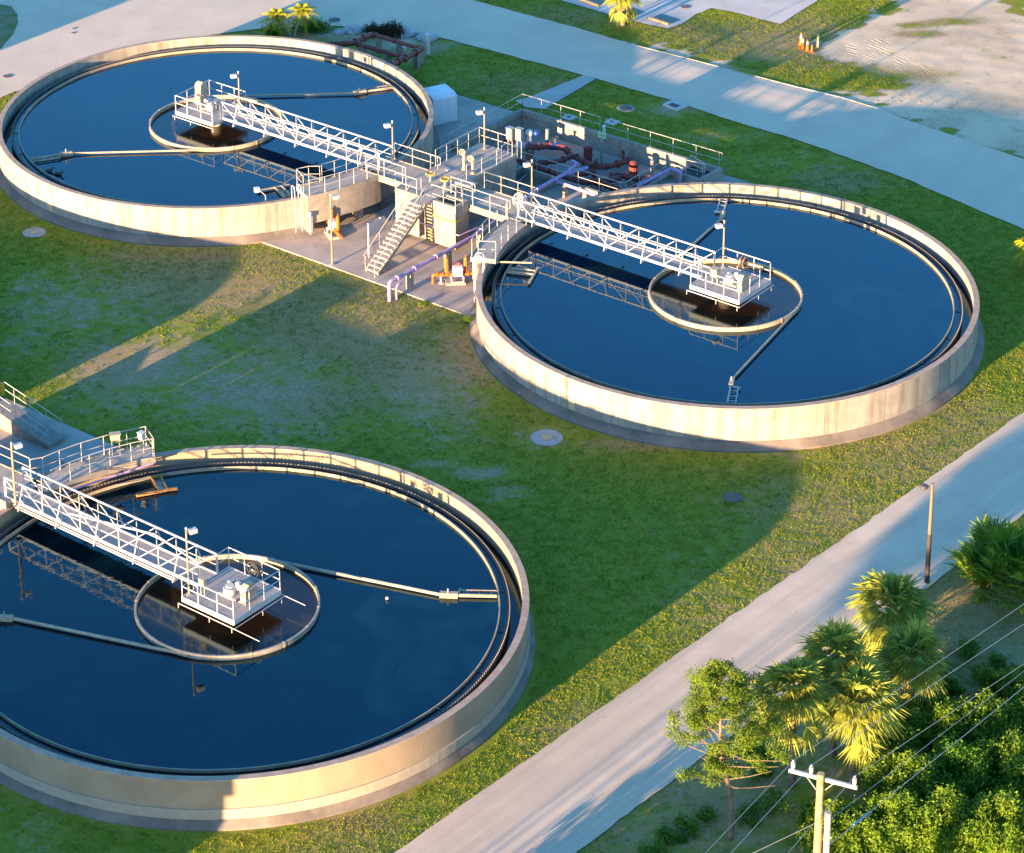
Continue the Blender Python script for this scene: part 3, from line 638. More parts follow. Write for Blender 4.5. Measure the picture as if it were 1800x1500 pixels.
# ------------------------------------------------------------------ lamps
def lamp(p, h, az, label, head=0, r=0.055, m=POLEC, big=False):
    t = thing('lamp_post', p, label, 'lamp post', 'square headed lamp posts'); p = Vector(p)
    MB().tube(p, p + Vector((0, 0, h)), r, 10, r * 0.85).build('pole', m, t, True)
    MB().box(p, 0.24, 0.24, 0.05, az).build('base_plate', GALV, t)
    X = Vector((math.cos(az), math.sin(az), 0)); q = p + Vector((0, 0, h - 0.28)) + X * 0.33
    MB().tube(p + Vector((0, 0, h - 0.16)), q + Vector((0, 0, 0.12)), 0.03, 6).build('bracket', GALV, t)
    b = MB().box(q, 0.36, 0.27, 0.2, az); b.build('lamp_head', WHITE, t)
    MB().box(q - Vector((0, 0, 0.02)), 0.28, 0.2, 0.02, az).build('lens', GLASS, t)
    MB().tube(p + Vector((0, 0, h)), p + Vector((0, 0, h + 0.1)), 0.05, 8).build('photocell', WHITE, t, True)
    return t
AZL = math.pi + 0.35; AZR = 0.5
lamp(QA(-1.35, 1.25, ZA), 2.45, AZL, 'lamp post on the upper left platform beside the bridge end'); lamp(QB(-1.35, 1.3, ZB), 2.85, AZL, 'lamp post at the back corner of the right hand tank platform')
lamp(QC(-1.45, -1.3, ZC), 3.5, AZR, 'slim dark lamp post at the near corner of the nearest tank platform')
lamp(W(-5.35, 0.75, 2.3), 2.75, AZL, 'lamp post on the concrete walkway at the start of the upper left bridge'); lamp(W(-1.75, 5.3, 2.6), 2.7, AZL, 'lamp post at the back edge of the central deck')
lamp(W(5.25, 0.85, 2.35), 2.95, AZL, 'lamp post beside the white hose hanger at the start of the right hand bridge')
lamp(W(-2.78, -8.1, PZ), 4.5, AZR, 'tall lamp post standing on the yard in front of the orange pump', r=0.065)
lamp(at(28, 888, 2.25), 3.4, AZR, 'dark lamp post at the start of the nearest bridge, left edge of the photo', r=0.07)
p = at(1629, 1025, GZ); t = thing('street_lamp', p, 'tall dark street lamp at the far edge of the lower road', 'street lamp')
MB().tube(p, p + Vector((0, 0, 2.7)), 0.13, 12, 0.11).build('lower_pole', mat('dark_pole_base', (0.035, 0.03, 0.028), None, 0.7), t, True)  # lower half of the pole is darker and thicker
MB().tube(p + Vector((0, 0, 2.7)), p + Vector((0, 0, 5.45)), 0.09, 12, 0.07).build('pole', mat('tan_pole', (0.17, 0.12, 0.075), (0.12, 0.085, 0.05), 0.6, 3), t, True)
MB().tube(p + Vector((0, 0, 5.3)), p + Vector((-0.28, -0.05, 5.36)), 0.035, 6).build('bracket', GALV, t)
MB().ball(p + Vector((-0.42, -0.08, 5.36)), 0.22, 12, 8, 0.55).build('lamp_head', DARK, t, True)

def spray(p, label, h=.85, r=.5, n=260):
    rng = np.random.default_rng(int(p[0] * 100) % 97); a = rng.uniform(0, 6.28, n); f = rng.uniform(0, 1, n) ** .6; rr = rng.uniform(0, 1, n) ** .5 * r * f
    P = np.stack([p[0] + np.cos(a) * rr, p[1] + np.sin(a) * rr, p[2] - f * h], 1); s_ = .012; T = []
    for d in ((s_, 0, 0), (-s_, s_, 0), (0, -s_, s_)): T.append(P + np.array(d))
    V = np.stack(T, 1).reshape(-1, 3); o = raw_mesh('water_spray', V, np.arange(len(V)).reshape(-1, 3), mat('spray_droplets', (.7, .72, .75), None, .2), loc=tuple(p)); tag(o, label, 'spray', 'water sprays over the tanks', 'stuff')
for q, lb in (((3.3, -1.75), 'fine spray falling at the near corner of the nearest platform'), ((3.0, 1.75), 'fine spray falling at the right corner of the nearest platform'), ((-1.7, -1.75), 'fine spray falling at the left corner of the nearest platform')):
    p = QC(q[0], q[1], ZC - .4); spray(p, lb)
p = QA(1.75, -1.75, ZA - .4); spray(p, 'fine spray falling at the left corner of the upper left platform', .7, .25, 120)
# ------------------------------------------------------------------ central box, walkways, stairs
ZD = 2.6                                   # deck of the box
def splitter(o, label):
    t = thing('splitter_box', o + Vector((0, 0, -0.15)), label, 'concrete box', 'concrete boxes between the tanks')
    b = MB(); V1 = 5.85 if o is ORG else 3.0; b.ub(-2.55, 0.25, -2.0, V1, PZ, ZD - 0.2, o); b.build('box_wall', CONC2, t)
    MB().ub(-2.6, 0.3, -2.05, V1 + .05, ZD - 0.2, ZD, o).build('deck_slab', DECK, t)
    # two open vaults in front, left and right of the stair landing
    for u0, u1, v0, v1, nm in ((0.32, 2.1, -2.5, -1.22, 'right_vault'), (-2.5, -0.68, -2.5, -2.06, 'left_vault')):
        b = MB(); T = 0.22; zt = 2.62
        b.ub(u0, u1, v0, v0 + T, -0.15, zt, o); b.ub(u0, u1, v1 - T, v1, -0.15, zt - 0.003, o); b.ub(u0, u0 + T, v0 + T, v1 - T, -0.15, zt, o); b.ub(u1 - T, u1, v0 + T, v1 - T, -0.15, zt, o)
        b.ub(u0 + T, u1 - T, v0 + T, v1 - T, 1.7, 1.8, o)
        b.build('vault_wall', CONC2, t)
    if o is ORG:
        MB().ub(0.32 + 0.25, 1.85, -1.9, -1.7, 2.2, 2.3, o).build('vault_beam', RUST, t)
    MB().ub(-0.70, 0.31, -3.2, -2.0, ZD - 0.22, ZD - 0.02, o).build('stair_landing', DECK, t)
    b = MB(); b.ub(0.33, 2.13, -2.53, -2.502, 1.6, 1.66, o); b.ub(2.102, 2.13, -2.5, -1.2, 1.6, 1.66, o); b.build('wall_band', YEL if o is ORG else CONC2, t)
    b = MB(); b.ub(-0.1, 1.1, 0.25, 0.95, ZD, ZD + 0.1, o); b.build('floor_hatch', GRATE, t)
    return t
splitter(ORG, 'tall concrete box between the two upper tanks with the stair in front')
splitter(O2, 'concrete box with deck at the left edge of the photo behind the nearest bridge')
def walkway(u0, u1, v0, v1, o, label, z=2.3):
    t = thing('walkway', W((u0 + u1) / 2, 0, z - 0.35, o), label, 'walkway', 'concrete walkways joining box and bridges')
    MB().ub(u0, u1, v0, v1, z - 0.35, z, o).build('slab', DECK, t)
    b = MB(); b.ub(u0, u1, v0 - 0.06, v0 - 0.002, z - 0.38, z + 0.05, o); b.ub(u0, u1, v1 + 0.002, v1 + 0.06, z - 0.38, z + 0.05, o); b.build('edge_beam', CONC2, t)
    return t
walkway(-6.3, -2.62, -1.15, 1.2, ORG, 'concrete walkway from the central box to the upper left tank')
walkway(0.32, 5.9, -1.14, 1.2, ORG, 'concrete walkway from the central box to the right hand tank')
walkway(0.32, 5.9, -1.14, 1.2, O2, 'concrete walkway at the left edge leading to the nearest bridge')
def catwalk(key, a0, a1, r0, r1, label, beam=None, o=ORG, z=2.3):
    c = TC[key]; A0 = R(a0) + _a; A1 = R(a1) + _a
    t = thing('catwalk', polar(key, (r0 + r1) / 2, (a0 + a1) / 2, z - 0.3), label, 'catwalk', 'curved catwalks on the tank rims')
    MB().ring(c, r0, r1, z - 0.28, z, 24, A0, A1).build('slab', DECK, t)
    b = MB().ring(c, r1 + 0.002, r1 + 0.06, z - 0.3, z + 0.06, 24, A0, A1); b.ring(c, r0 - 0.06, r0 - 0.002, z - 0.3, z + 0.06, 24, A0, A1); b.build('edge_beam', CONC2, t)
    if beam:
        z0, ra, rb = beam
        MB().ring(c, ra, rb, z0, z - 0.3, 28, A0, A1).build('channel_wall', CONC2, t, True)
        for q in (a0 + 0.8, (a0 + a1) / 2 + 4):
            MB().box(polar(key, (ra + rb) / 2, q, -0.15), 0.35, rb - ra, z0 - PZ, R(q) + _a + R(90)).build('support_leg', CONC2, t)
    def arc(r, p0, p1, n=9): return [polar(key, r, p0 + (p1 - p0) * i / n, z) for i in range(n + 1)]
    return t, arc
tA, arcA = catwalk('A', -25.5, -4.5, 13.2, 14.85, 'curved catwalk on the near rim of the upper left tank above the orange pump', (0.45, 14.05, 14.8))
tB, arcB = catwalk('B', 184.5, 206.0, 13.2, 14.6, 'curved catwalk on the left rim of the right hand tank above a ladder', (0.9, 14.05, 14.55))
tC, arcC = catwalk('C', 148.5, 175.5, 12.95, 14.3, 'curved catwalk on the rim of the nearest tank, upper left, over timber baffles', (1.2, 14.05, 14.25), O2)
def a2(key, r, d, z=2.3): return polar(key, r, d, z)
z25 = 2.3
rail([a2('A', 14.86, -5.5), *[a2('A', 14.86, q) for q in (-9, -13, -17, -21, -25)]], 'handrail on the outer edge of the curved catwalk above the orange pump', off=0.15, sp=1.3)
rail([a2('A', 13.2, -6), *[a2('A', 13.2, q) for q in (-10, -14, -18)], a2('A', 13.35, -19), a2('A', 13.0, -21.5), a2('A', 13.0, -25), a2('A', 14.2, -25.4)], 'handrail on the tank side of the curved catwalk above the orange pump', sp=1.3)
rail([a2('B', 14.6, 185), *[a2('B', 14.6, q) for q in (189, 193, 197, 201, 205.5)]], 'handrail on the yard side of the right hand tank catwalk', sp=1.5, off=0.15)
rail([a2('B', 13.2, 185), *[a2('B', 13.2, q) for q in (190, 195, 200, 205.5)], a2('B', 14.2, 206)], 'handrail on the water side of the right hand tank catwalk', sp=1.5)
rail([W(5.2, 1.2, z25, O2), a2('C', 14.28, 172), *[a2('C', 14.28, q) for q in (168, 163, 158, 153, 149)], a2('C', 12.97, 148.7)], 'handrail on the outer edge of the nearest tank catwalk', sp=1.6)
rail([a2('C', 12.97, 174), *[a2('C', 12.97, q) for q in (169, 164, 159, 154, 149)]], 'handrail on the water side of the nearest tank catwalk', sp=1.6)
b1 = 2.35
rail([W(-5.6, 1.22, b1), W(-2.75, 1.22, b1), W(-2.2, 1.22, b1)], 'handrail on the far edge of the upper left walkway', end=True)
rail([W(-5.9, -1.18, b1), W(-3.0, -1.18, b1)], 'handrail on the near edge of the upper left walkway', end=True)
rail([W(-2.45, -2.53, 2.45), W(-0.8, -2.53, 2.45)], 'short handrail on the open vault left of the stair', sp=0.8, h=1.2, off=0.1)
rail([W(-2.58, 1.5, ZD), W(-2.58, 5.85, ZD), W(-1.1, 5.85, ZD), W(0.28, 5.85, ZD), W(0.28, 4.4, ZD)], 'handrail round the far corner of the central deck', sp=1.1, off=0.1)
rail([W(-0.65, -2.3, ZD), W(-0.65, -1.0, ZD)], 'short handrail left of the stair head', sp=0.65)
rail([W(0.34, -2.53, 2.45), W(2.13, -2.53, 2.45), W(2.13, -1.8, 2.45)], 'handrail on the open vault right of the stair', sp=0.95, h=1.2, off=0.2)
rail([W(1.1, -1.17, b1), W(4.95, -1.17, b1)], 'handrail on the near edge of the right hand walkway', sp=1.2, end=True)
rail([W(0.6, -1.0, ZD), W(2.2, -1.0, ZD)], 'short handrail behind the right hand vault', sp=0.8, end=True)
rail([W(1.4, 1.22, b1), W(5.2, 1.22, b1)], 'handrail on the far edge of the right hand walkway', sp=1.25, end=True)
rail([W(0.28, 0.9, ZD), W(0.28, 3.9, ZD)], 'thin handrail on the right edge of the central deck', sp=1.5, r=0.018)
rail([W(0.4, 1.22, b1, O2), W(5.15, 1.22, b1, O2)], 'handrail on the far edge of the walkway at the left photo edge', sp=1.3)
rail([W(0.4, -1.17, b1, O2), W(5.3, -1.17, b1, O2)], 'handrail on the near edge of the walkway at the left photo edge', sp=1.3)
# stairs
def stairs(o, label, n=16):
    t = thing('staircase', W(-0.2, -7.8, -0.15, o), label, 'staircase', 'concrete stairs up to the boxes'); run = 4.35 / n; rise = (ZD - PZ - 0.02) / n
    tm = None; p0 = W(-0.2, -7.55, PZ, o)
    for i in range(n):
        v = -7.55 + run * i; z = PZ + rise * (i + 1)
        if tm is None: tm = MB().box(W(-0.2, v + 0.15, z - 0.10, o), 0.95, 0.32, 0.10, _a).build('tread', DECK, t); z0 = z
        else: link_copy(tm, t, Vector(VV) * run * i + Vector((0, 0, rise * i)))
    for k in (-0.36, 0.36):
        b = MB(); P = [W(-0.2 + k * 1.25 - 0.05, -7.55, PZ, o)]
        q = [(-7.55, PZ), (-7.3, PZ), (-3.1, ZD - 0.35), (-3.1, ZD - 0.12), (-7.55, PZ + .13)]
        A = [W(-0.2 + k * 1.25 - 0.06, v, z, o) for v, z in q]; B = [W(-0.2 + k * 1.25 + 0.06, v, z, o) for v, z in q]
        n_ = len(q); b.add(A + B, [list(range(n_)), list(range(n_, 2 * n_))[::-1]] + [[i, (i + 1) % n_, n_ + (i + 1) % n_, n_ + i] for i in range(n_)])
        b.build('stringer', CONC2, t)
        b = MB(); u = -0.2 + k * 1.45
        for hh in (1.0, 0.55): b.path([W(u, -7.65, PZ + hh, o), W(u, -3.2, ZD + hh, o)], 0.022, 6)
        for i in range(6):
            f = i / 5; v = -7.5 + 4.3 * f; z = PZ + .1 + (ZD - PZ - .1) * f; b.tube(W(u, v, z - 0.1, o), W(u, v, z + 1.0, o), 0.02, 6)
        if k > 0: b.path([W(u, -7.65, PZ + 1.0, o), W(u, -7.9, PZ + .95, o), W(u, -7.9, PZ, o)], 0.022, 6, bend=0.1)
        b.build('stair_rail', ALU, t, True)
    return t
stairs(ORG, 'concrete staircase climbing from the yard to the central deck')
# valves and pedestals on the deck
def pedestal(p, h, label, m, wheel='v', plate=False):
    t = thing('valve_stand', p, label, 'valve stand', 'valve stands on the deck'); p = Vector(p)
    MB().tube(p, p + Vector((0, 0, 0.06)), 0.17, 12).tube(p, p + Vector((0, 0, h)), 0.085, 12, 0.07).tube(p + Vector((0, 0, h)), p + Vector((0, 0, h + 0.08)), 0.1, 12).build('stand_column', m, t, True)
    if wheel == 'v':
        c = p + Vector((0, 0, h + 0.05)) - VV * 0.12 - UU * 0.04; b = MB().torus(c, VV - UU * 0.3, 0.19, 0.028, 18, 6)
        for i in range(3):
            a = i * math.pi / 3; d = UU * math.cos(a) + Vector((0, 0, math.sin(a))); b.tube(c - d * 0.19, c + d * 0.19, 0.016, 5)
        b.build('handwheel', m, t, True)
    else:
        c = p + Vector((0, 0, h + 0.1)); b = MB().torus(c, (0, 0, 1), 0.26, 0.05, 20, 8)
        for i in range(3):
            a = i * math.pi / 3; d = Vector((math.cos(a), math.sin(a), 0)); b.tube(c - d * 0.26, c + d * 0.26, 0.02, 5)
        b.build('handwheel', YEL, t, True); MB().tube(c - Vector((0, 0, 0.1)), c + Vector((0, 0, 0.35)), 0.022, 6).build('stem', RUST, t)
    return t
pedestal(W(-0.85, 2.1, ZD), 1.15, 'taller cream valve stand with a round hub on the central deck', CREAM); pedestal(W(-0.1, 2.0, ZD), 0.95, 'shorter cream valve stand right of the taller one', CREAM)
pedestal(W(-1.5, -0.35, ZD), 0.35, 'yellow handwheel left of the stair head', GALV, 'h'); pedestal(W(-0.3, -0.45, ZD), 0.35, 'yellow handwheel straight behind the stair head', GALV, 'h')
tag(MB().tube(W(-1.6, 1.5, ZD + 0.005), W(-1.6, 1.5, ZD + 0.03), 0.17, 20).build('round_cover', WHITE), 'small white round cover set in the deck of the central box', 'cover')
cabinet(W(0.1, 5.5, ZD - 0.1), 0.42, 0.3, 0.75, _a, 'left one of the two grey instrument boxes on the right deck corner', GALV, legs=1.2)
cabinet(W(0.62, 5.75, ZD - 0.1), 0.42, 0.3, 0.75, _a, 'right one of the two grey instrument boxes on the deck corner', GALV, legs=1.2)
handwheel(W(5.15, -0.2, 2.35), VV - UU * 0.3, 0.42, 'large white hose coil on a white A shaped hanger at the bridge start', WHITE, 'hose_hanger', 'hose hanger')
# ladders
def ladder(pb, ztop, dirv, label, w_=0.42, hoop=True):
    pb = Vector(pb); d = Vector(dirv).normalized(); s_ = Vector((-d.y, d.x, 0)); t = thing('ladder', pb, label, 'ladder', 'white ladders on the tank walls')
    b = MB()
    for k in (-1, 1):
        q = pb + s_ * k * w_ / 2
        b.path([q, q + Vector((0, 0, ztop - pb.z + 1.0)), q + d * 0.5 + Vector((0, 0, ztop - pb.z + 1.0)), q + d * 0.5 + Vector((0, 0, ztop - pb.z))], 0.028, 7, bend=0.28)
    b.build('side_rail', WHITE, t, True)
    n = int((ztop - pb.z) / 0.3); rm = None
    for i in range(n):
        q = pb + Vector((0, 0, 0.25 + 0.3 * i))
        if rm is None: rm = MB().tube(q - s_ * w_ / 2, q + s_ * w_ / 2, 0.016, 6).build('rung', WHITE, t)
        else: link_copy(rm, t, Vector((0, 0, 0.3 * i)))
    return t
def rad(key, deg): a = R(deg) + _a; return Vector((math.cos(a), math.sin(a), 0))
ladder(a2('A', 14.6, -27.5, 0), 1.95, -rad('A', -27.5), 'white ladder with hooped rails on the near wall left of the orange pump')
ladder(a2('B', 14.25, 209.5, 0), 1.95, -rad('B', 209.5), 'white ladder with hooped rails at the left rim of the right hand tank')
# scum troughs
def trough(key, deg, label, m, L1=1.6, sgn=1, timber=False):
    c = a2(key, 12.6, deg, 1.42); d = -rad(key, deg); s_ = Vector((-d.y, d.x, 0)) * sgn
    t = thing('scum_trough', c, label, 'scum trough', 'scum troughs at the tank rims')
    MB().bar(c, c + d * L1, 0.08, 0.16).bar(c + s_ * 0.45, c + d * L1 + s_ * 0.45, 0.08, 0.16).bar(c + d * 0.1, c + s_ * 0.45 + d * 0.1, 0.06, 0.16).build('trough_side', m, t)
    MB().bar(c + d * L1 - s_ * 0.5, c + d * L1 + s_ * 1.6, 0.12, 0.14).build('trough_lip', m, t)
    a = c + s_ * 0.03 - Vector((0, 0, 0.1)) + d * 0.15; P = [a, a + s_ * 0.4, a + s_ * 0.4 + d * (L1 - 0.2), a + d * (L1 - 0.2)]
    MB().add(P, [[0, 1, 2, 3]]).build('trough_plate', GALV, t)
trough('A', -26, 'scum trough with long lip at the near rim of the upper left tank', CREAM)
trough('B', 202.5, 'scum trough frame sticking out into the right hand tank', CREAM, sgn=-1)
trough('C', 148, 'wet orange timber scum trough at the back rim of the nearest tank', TIMB, L1=1.5, sgn=-1)
# long bar with level arm beside the B catwalk
tag(MB().path([a2('B', 13.6, 205, 2.0), a2('B', 11.2, 203, 2.0)], 0.05, 8).build('spray_bar', CREAM, None, True), 'cream bar reaching out over the water from the right hand tank catwalk', 'bar')
tag(MB().path([a2('C', 12.7, 176, 1.9), a2('C', 12.7, 168, 1.95), a2('C', 12.7, 157, 1.95), a2('C', 12.9, 149, 2.0)], 0.05, 8).build('water_pipe', PURP, None, True), 'thin pale purple pipe running under the nearest catwalk', 'pipe')
cabinet(a2('C', 13.7, 150.5, 2.3), 0.3, 0.25, 0.35, _a, 'small white box on a post at the far end of the nearest catwalk', WHITE, legs=0.75)
cabinet(a2('C', 13.9, 156, 2.3), 0.5, 0.3, 0.3, 0.2, 'tan angled instrument box on the outer rail of the nearest catwalk', CREAM, legs=0.95)
# duck pair floating on tank A
def duck(p, az, label):
    t = thing('duck', p, label, 'duck', 'ducks on the tank water'); p = Vector(p); X = Vector((math.cos(az), math.sin(az), 0))
    b = MB(); b.path([p - X * 0.30 + Vector((0, 0, 0.10)), p - X * 0.2 + Vector((0, 0, 0.07)), p + Vector((0, 0, 0.08)), p + X * 0.16 + Vector((0, 0, 0.10)), p + X * 0.2 + Vector((0, 0, 0.2)), p + X * 0.26 + Vector((0, 0, 0.25)), p + X * 0.34 + Vector((0, 0, 0.22)), p + X * 0.42 + Vector((0, 0, 0.2))], [0.02, 0.09, 0.13, 0.09, 0.045, 0.06, 0.035, 0.012], 10)
    b.build('body', mat('dark_duck_feathers', (0.035, 0.03, 0.025), (0.08, 0.07, 0.055), 0.8, 8), t, True)
duck(polar('A', 12.25, -105.5, 1.3), 0.3, 'left one of the two dark ducks floating in the upper left tank'); duck(polar('A', 12.0, -102, 1.3), -0.4, 'right one of the two dark ducks floating in the upper left tank')
tag(MB().tube(at(680, 1052, 1.3), at(680, 1052, 1.42), 0.07, 8).build('float', WHITE), 'small white float on the water below the skimmer arm of the nearest tank', 'float')
# rim lamp and small fixtures
t = thing('rim_floodlight', at(467, 352, 1.9), 'small white floodlight on a bent arm on the near rim of the upper left tank', 'floodlight')
p = at(467, 352, 1.9); MB().path([p, p + Vector((0, 0, 0.3)), p + Vector((-0.35, -0.1, 0.7))], 0.025, 6).build('bent_arm', WHITE, t); MB().box(p + Vector((-0.5, -0.1, 0.6)), 0.3, 0.2, 0.3, 0.4).build('lamp_head', WHITE, t)
for px, py, lb in ((1008, 711, 'tan metal patch low on the near wall of the right hand tank'), (95, 362, 'tan metal patch low on the near wall of the upper left tank')):
    k = 'B' if px > 500 else 'A'; q = at(px, py, 0.35); d = (q - TC[k]); d.z = 0; d.normalize(); c = TC[k] + d * 14.02
    tag(MB().box(c + Vector((0, 0, 0.1)), 0.42, 0.05, 0.5, math.atan2(d.y, d.x) + R(90)).build('wall_patch', mat('tan_patch', (0.42, 0.33, 0.2), None, 0.7)), lb, 'patch', 'wall patches')
# ------------------------------------------------------------------ pit
t = thing('pump_pit', W(-0.6, 13, -1.35), 'sunken concrete pump pit behind the central box, walls partly sunlit', 'pit')
pu0, pu1, pv0, pv1 = PIT; ZF = -1.3
MB().ub(pu0 - 0.3, pu1 + 0.3, pv0 - 0.3, pv1 + 0.3, ZF - 0.1, ZF).build('pit_floor', PADC, t)
b = MB(); b.ub(pu0 - 0.25, pu0, pv0 - 0.25, pv1 + 0.25, ZF, 0.02); b.build('side_wall', PITC, t)
b = MB(); b.ub(pu0, pu1 + 2.55, pv1, pv1 + 0.25, ZF, 0.02); b.build('back_wall', PITC, t)
b = MB(); b.ub(pu0, pu1 + 0.25, pv0 - 0.25, pv0, ZF, -0.1); b.build('front_wall', PITC, t)
b = MB(); b.ub(pu1, pu1 + 0.25, pv0, 14.35, ZF, -0.1); b.build('side_wall', PITC, t)
t = thing('entry_curb', W(7.2, 15.2, PZ), 'raised concrete curb with steps at the right end of the pump pit', 'curb')
MB().ub(pu1 + 0.25, 8.45, 14.15, 14.35, PZ, 0.1).build('curb_side', PITC, t); MB().ub(8.25, 8.5, 14.36, 16.39, PZ, 0.12).build('curb_step', DECK, t)
MB().ub(6.2, 8.24, 14.36, 16.38, PZ, PZ + .06).build('recess_dark', BLACK, t)  # black sheet stands for the shade down the stairwell
t = thing('sump', W(-0.4, 7.8, -0.9), 'shallow square concrete sump right behind the central box', 'sump')
s0, s1, s2, s3 = SUMP
MB().ub(s0 - .3, s1 + .3, s2 - .3, s3 + .3, -0.9, -0.8).build('sump_floor', PITC, t)
b = MB(); b.ub(s0 - .18, s0, s2 - .18, s3 + .18, -.8, -.04); b.ub(s1, s1 + .18, s2 - .18, s3 + .18, -.8, 0.05); b.ub(s0, s1, s2 - .18, s2, -.8, -.04); b.ub(s0, s1, s3, s3 + .18, -.8, .02); b.build('sump_wall', CONC2, t)
zb = 0.02
rail([W(-7.3, 8.7, zb - .15), W(-7.3, 16.52, zb)], 'handrail along the left wall of the pump pit', end=False, sp=1.6)
rail([W(-7.3, 16.52, zb), W(-1.0, 16.52, zb)], 'handrail on the back wall of the pump pit, left of the gap', sp=1.55)
rail([W(-0.55, 16.52, zb), W(8.2, 16.52, zb)], 'handrail on the back wall of the pump pit, right of the gap', sp=1.75, end=True)
rail([W(-2.3, 9.28, -0.1), W(5.75, 9.28, -0.1), W(5.98, 9.5, -0.1), W(5.98, 13.9, -0.1)], 'handrail along the near edge of the pump pit', sp=1.75)
rail([W(5.98, 14.25, 0.0), W(8.45, 14.25, 0.1)], 'short handrail along the pit entry curb, near side', sp=1.2, end=True)
rail([W(8.35, 14.6, 0.0), W(6.3, 16.2, -0.6)], 'sloping handrail going down into the pump pit', sp=1.3, end=True)
t = thing('ground_sign', W(-0.75, 16.34, 0.0), 'pale green square sign on the back wall of the pit at the rail gap', 'sign')
MB().box(W(-0.72, 16.36, -0.28), 0.62, 0.03, 0.42, _a).build('sign_board', SIGNG, t)
b = MB()
for z_, ws in ((-0.03, (0.12, 0.16, 0.1)), (-0.13, (0.2, 0.12))):
    x = -0.72 - sum(ws) / 2 - 0.03
    for w_ in ws: b.box(W(x + w_ / 2, 16.34, z_), w_, 0.012, 0.045, _a); x += w_ + 0.04
b.build('sign_lettering', mat('sign_text', (0.10, 0.2, 0.10), None, 0.7), t)
tag(MB().tube(W(-0.75, 16.62, -0.1), W(-0.75, 16.62, 0.4), 0.09, 10).ball(W(-0.75, 16.62, 0.45), 0.13, 10, 6).build('standpipe', mat('pale_blue_paint', (0.35, 0.55, 0.62), None, 0.5), None, True), 'pale blue standpipe in the rail gap above the green sign', 'standpipe')
# pipes in the pit
def flange(b, p, d, r): d = Vector(d).normalized(); b.tube(Vector(p) - d * 0.045, Vector(p) + d * 0.045, r * 1.42, 12)
def pipe(pts, r, label, m, name='pipe', fl=(), cat='pipe', group=None, bend=0.25, sup=(), supm=CONC2, zsup=None):
    pts = [Vector(p) for p in pts]; t = thing(name, pts[0], label, cat, group)
    MB().path(pts, r, 12, bend=bend).build('pipe_run', m, t, True)
    L_ = [(pts[i + 1] - pts[i]).length for i in range(len(pts) - 1)]; tot = sum(L_)
    for f in fl:
        s_ = f * tot; i = 0
        while i < len(L_) - 1 and s_ > L_[i]: s_ -= L_[i]; i += 1
        d = (pts[i + 1] - pts[i]).normalized(); b = MB(); flange(b, pts[i] + d * s_, d, r); b.build('flange', m, t, True)
    for f in sup:
        s_ = f * tot; i = 0
        while i < len(L_) - 1 and s_ > L_[i]: s_ -= L_[i]; i += 1
        d = (pts[i + 1] - pts[i]).normalized(); q = pts[i] + d * s_; zsup = PZ if zsup is None else zsup; MB().box(Vector((q.x, q.y, zsup)), 0.38, 0.28, q.z - zsup - r * 0.6, math.atan2(d.y, d.x) + R(90)).build('pier', supm, t)
    return t
def pump(u, v, label, mc, hot=ORANGE):
    g = 'red brown pumps in the pit'; c = W(u, v, ZF); t = thing('pit_pump', c, label, 'pump', g)
    MB().box(c, 0.8, 0.5, 0.2, _a).build('pump_base', CONC2, t)
    MB().tube(c + Vector((0, 0, 0.2)), c + Vector((0, 0, 0.62)), 0.27, 16).tube(c + Vector((0, 0, .62)), c + Vector((0, 0, .68)), 0.33, 16).build('volute', mc, t, True)
    MB().tube(c + Vector((0, 0, 0.68)), c + Vector((0, 0, 1.25)), 0.25, 14).ball(c + Vector((0, 0, 1.25)), 0.25, 14, 6, 0.5).build('motor', mc, t, True)
    b = MB()
    for i in range(12):
        a = math.pi * 2 * i / 12; d = Vector((math.cos(a), math.sin(a), 0)); b.bar(c + d * 0.26 + Vector((0, 0, .74)), c + d * 0.26 + Vector((0, 0, 1.2)), 0.035)
    b.build('cooling_fins', mc, t)
    return t
zp = ZF + 0.55
pump(-0.35, 14.3, 'middle red brown pump in the pit', BRICK); pump(3.4, 14.0, 'right hand red brown pump in the pit, glowing orange in the sun', BRICK)
pipe([W(-6.2, 13.2, zp), W(-4.6, 13.2, zp), W(-4.0, 13.4, zp), W(-3.2, 14.3, zp), W(-2.2, 14.5, zp), W(-1.9, 14.5, ZF)], 0.2, 'curved red brown pipe at the left end of the pit', BRICK, fl=(.2, .35, .5, .65, .9), sup=(.4,), zsup=ZF)
t = thing('blue_meter', W(-2.9, 14.5, zp), 'bright blue valve on the left pipe in the pit', 'valve')
MB().tube(W(-3.3, 14.2, zp), W(-2.7, 14.6, zp), 0.27, 12).build('valve_body', BLUE, t, True); MB().tube(W(-3.0, 14.4, zp + .2), W(-3.0, 14.4, zp + .55), 0.1, 10).torus(W(-3.0, 14.4, zp + .58), (0, 0, 1), 0.18, 0.03).build('valve_wheel', DARK, t, True)
t = thing('white_pump', W(-5.6, 13.4, ZF), 'white pump with a round blue motor cap at the left of the pit', 'pump')
MB().ball(W(-4.9, 13.0, zp), 0.36, 14, 8, 0.8).tube(W(-5.0, 13.0, zp), W(-4.4, 13.3, zp), 0.24, 12).build('pump_casing', WHITE, t, True); MB().tube(W(-4.6, 13.7, ZF), W(-4.6, 13.7, zp + .7), 0.18, 12).ball(W(-4.6, 13.7, zp + .75), 0.26, 12, 8).build('actuator', WHITE, t, True)
MB().ball(W(-4.2, 13.95, zp + .75), 0.24, 14, 8, 0.95).build('motor_cap', BLUE, t, True)
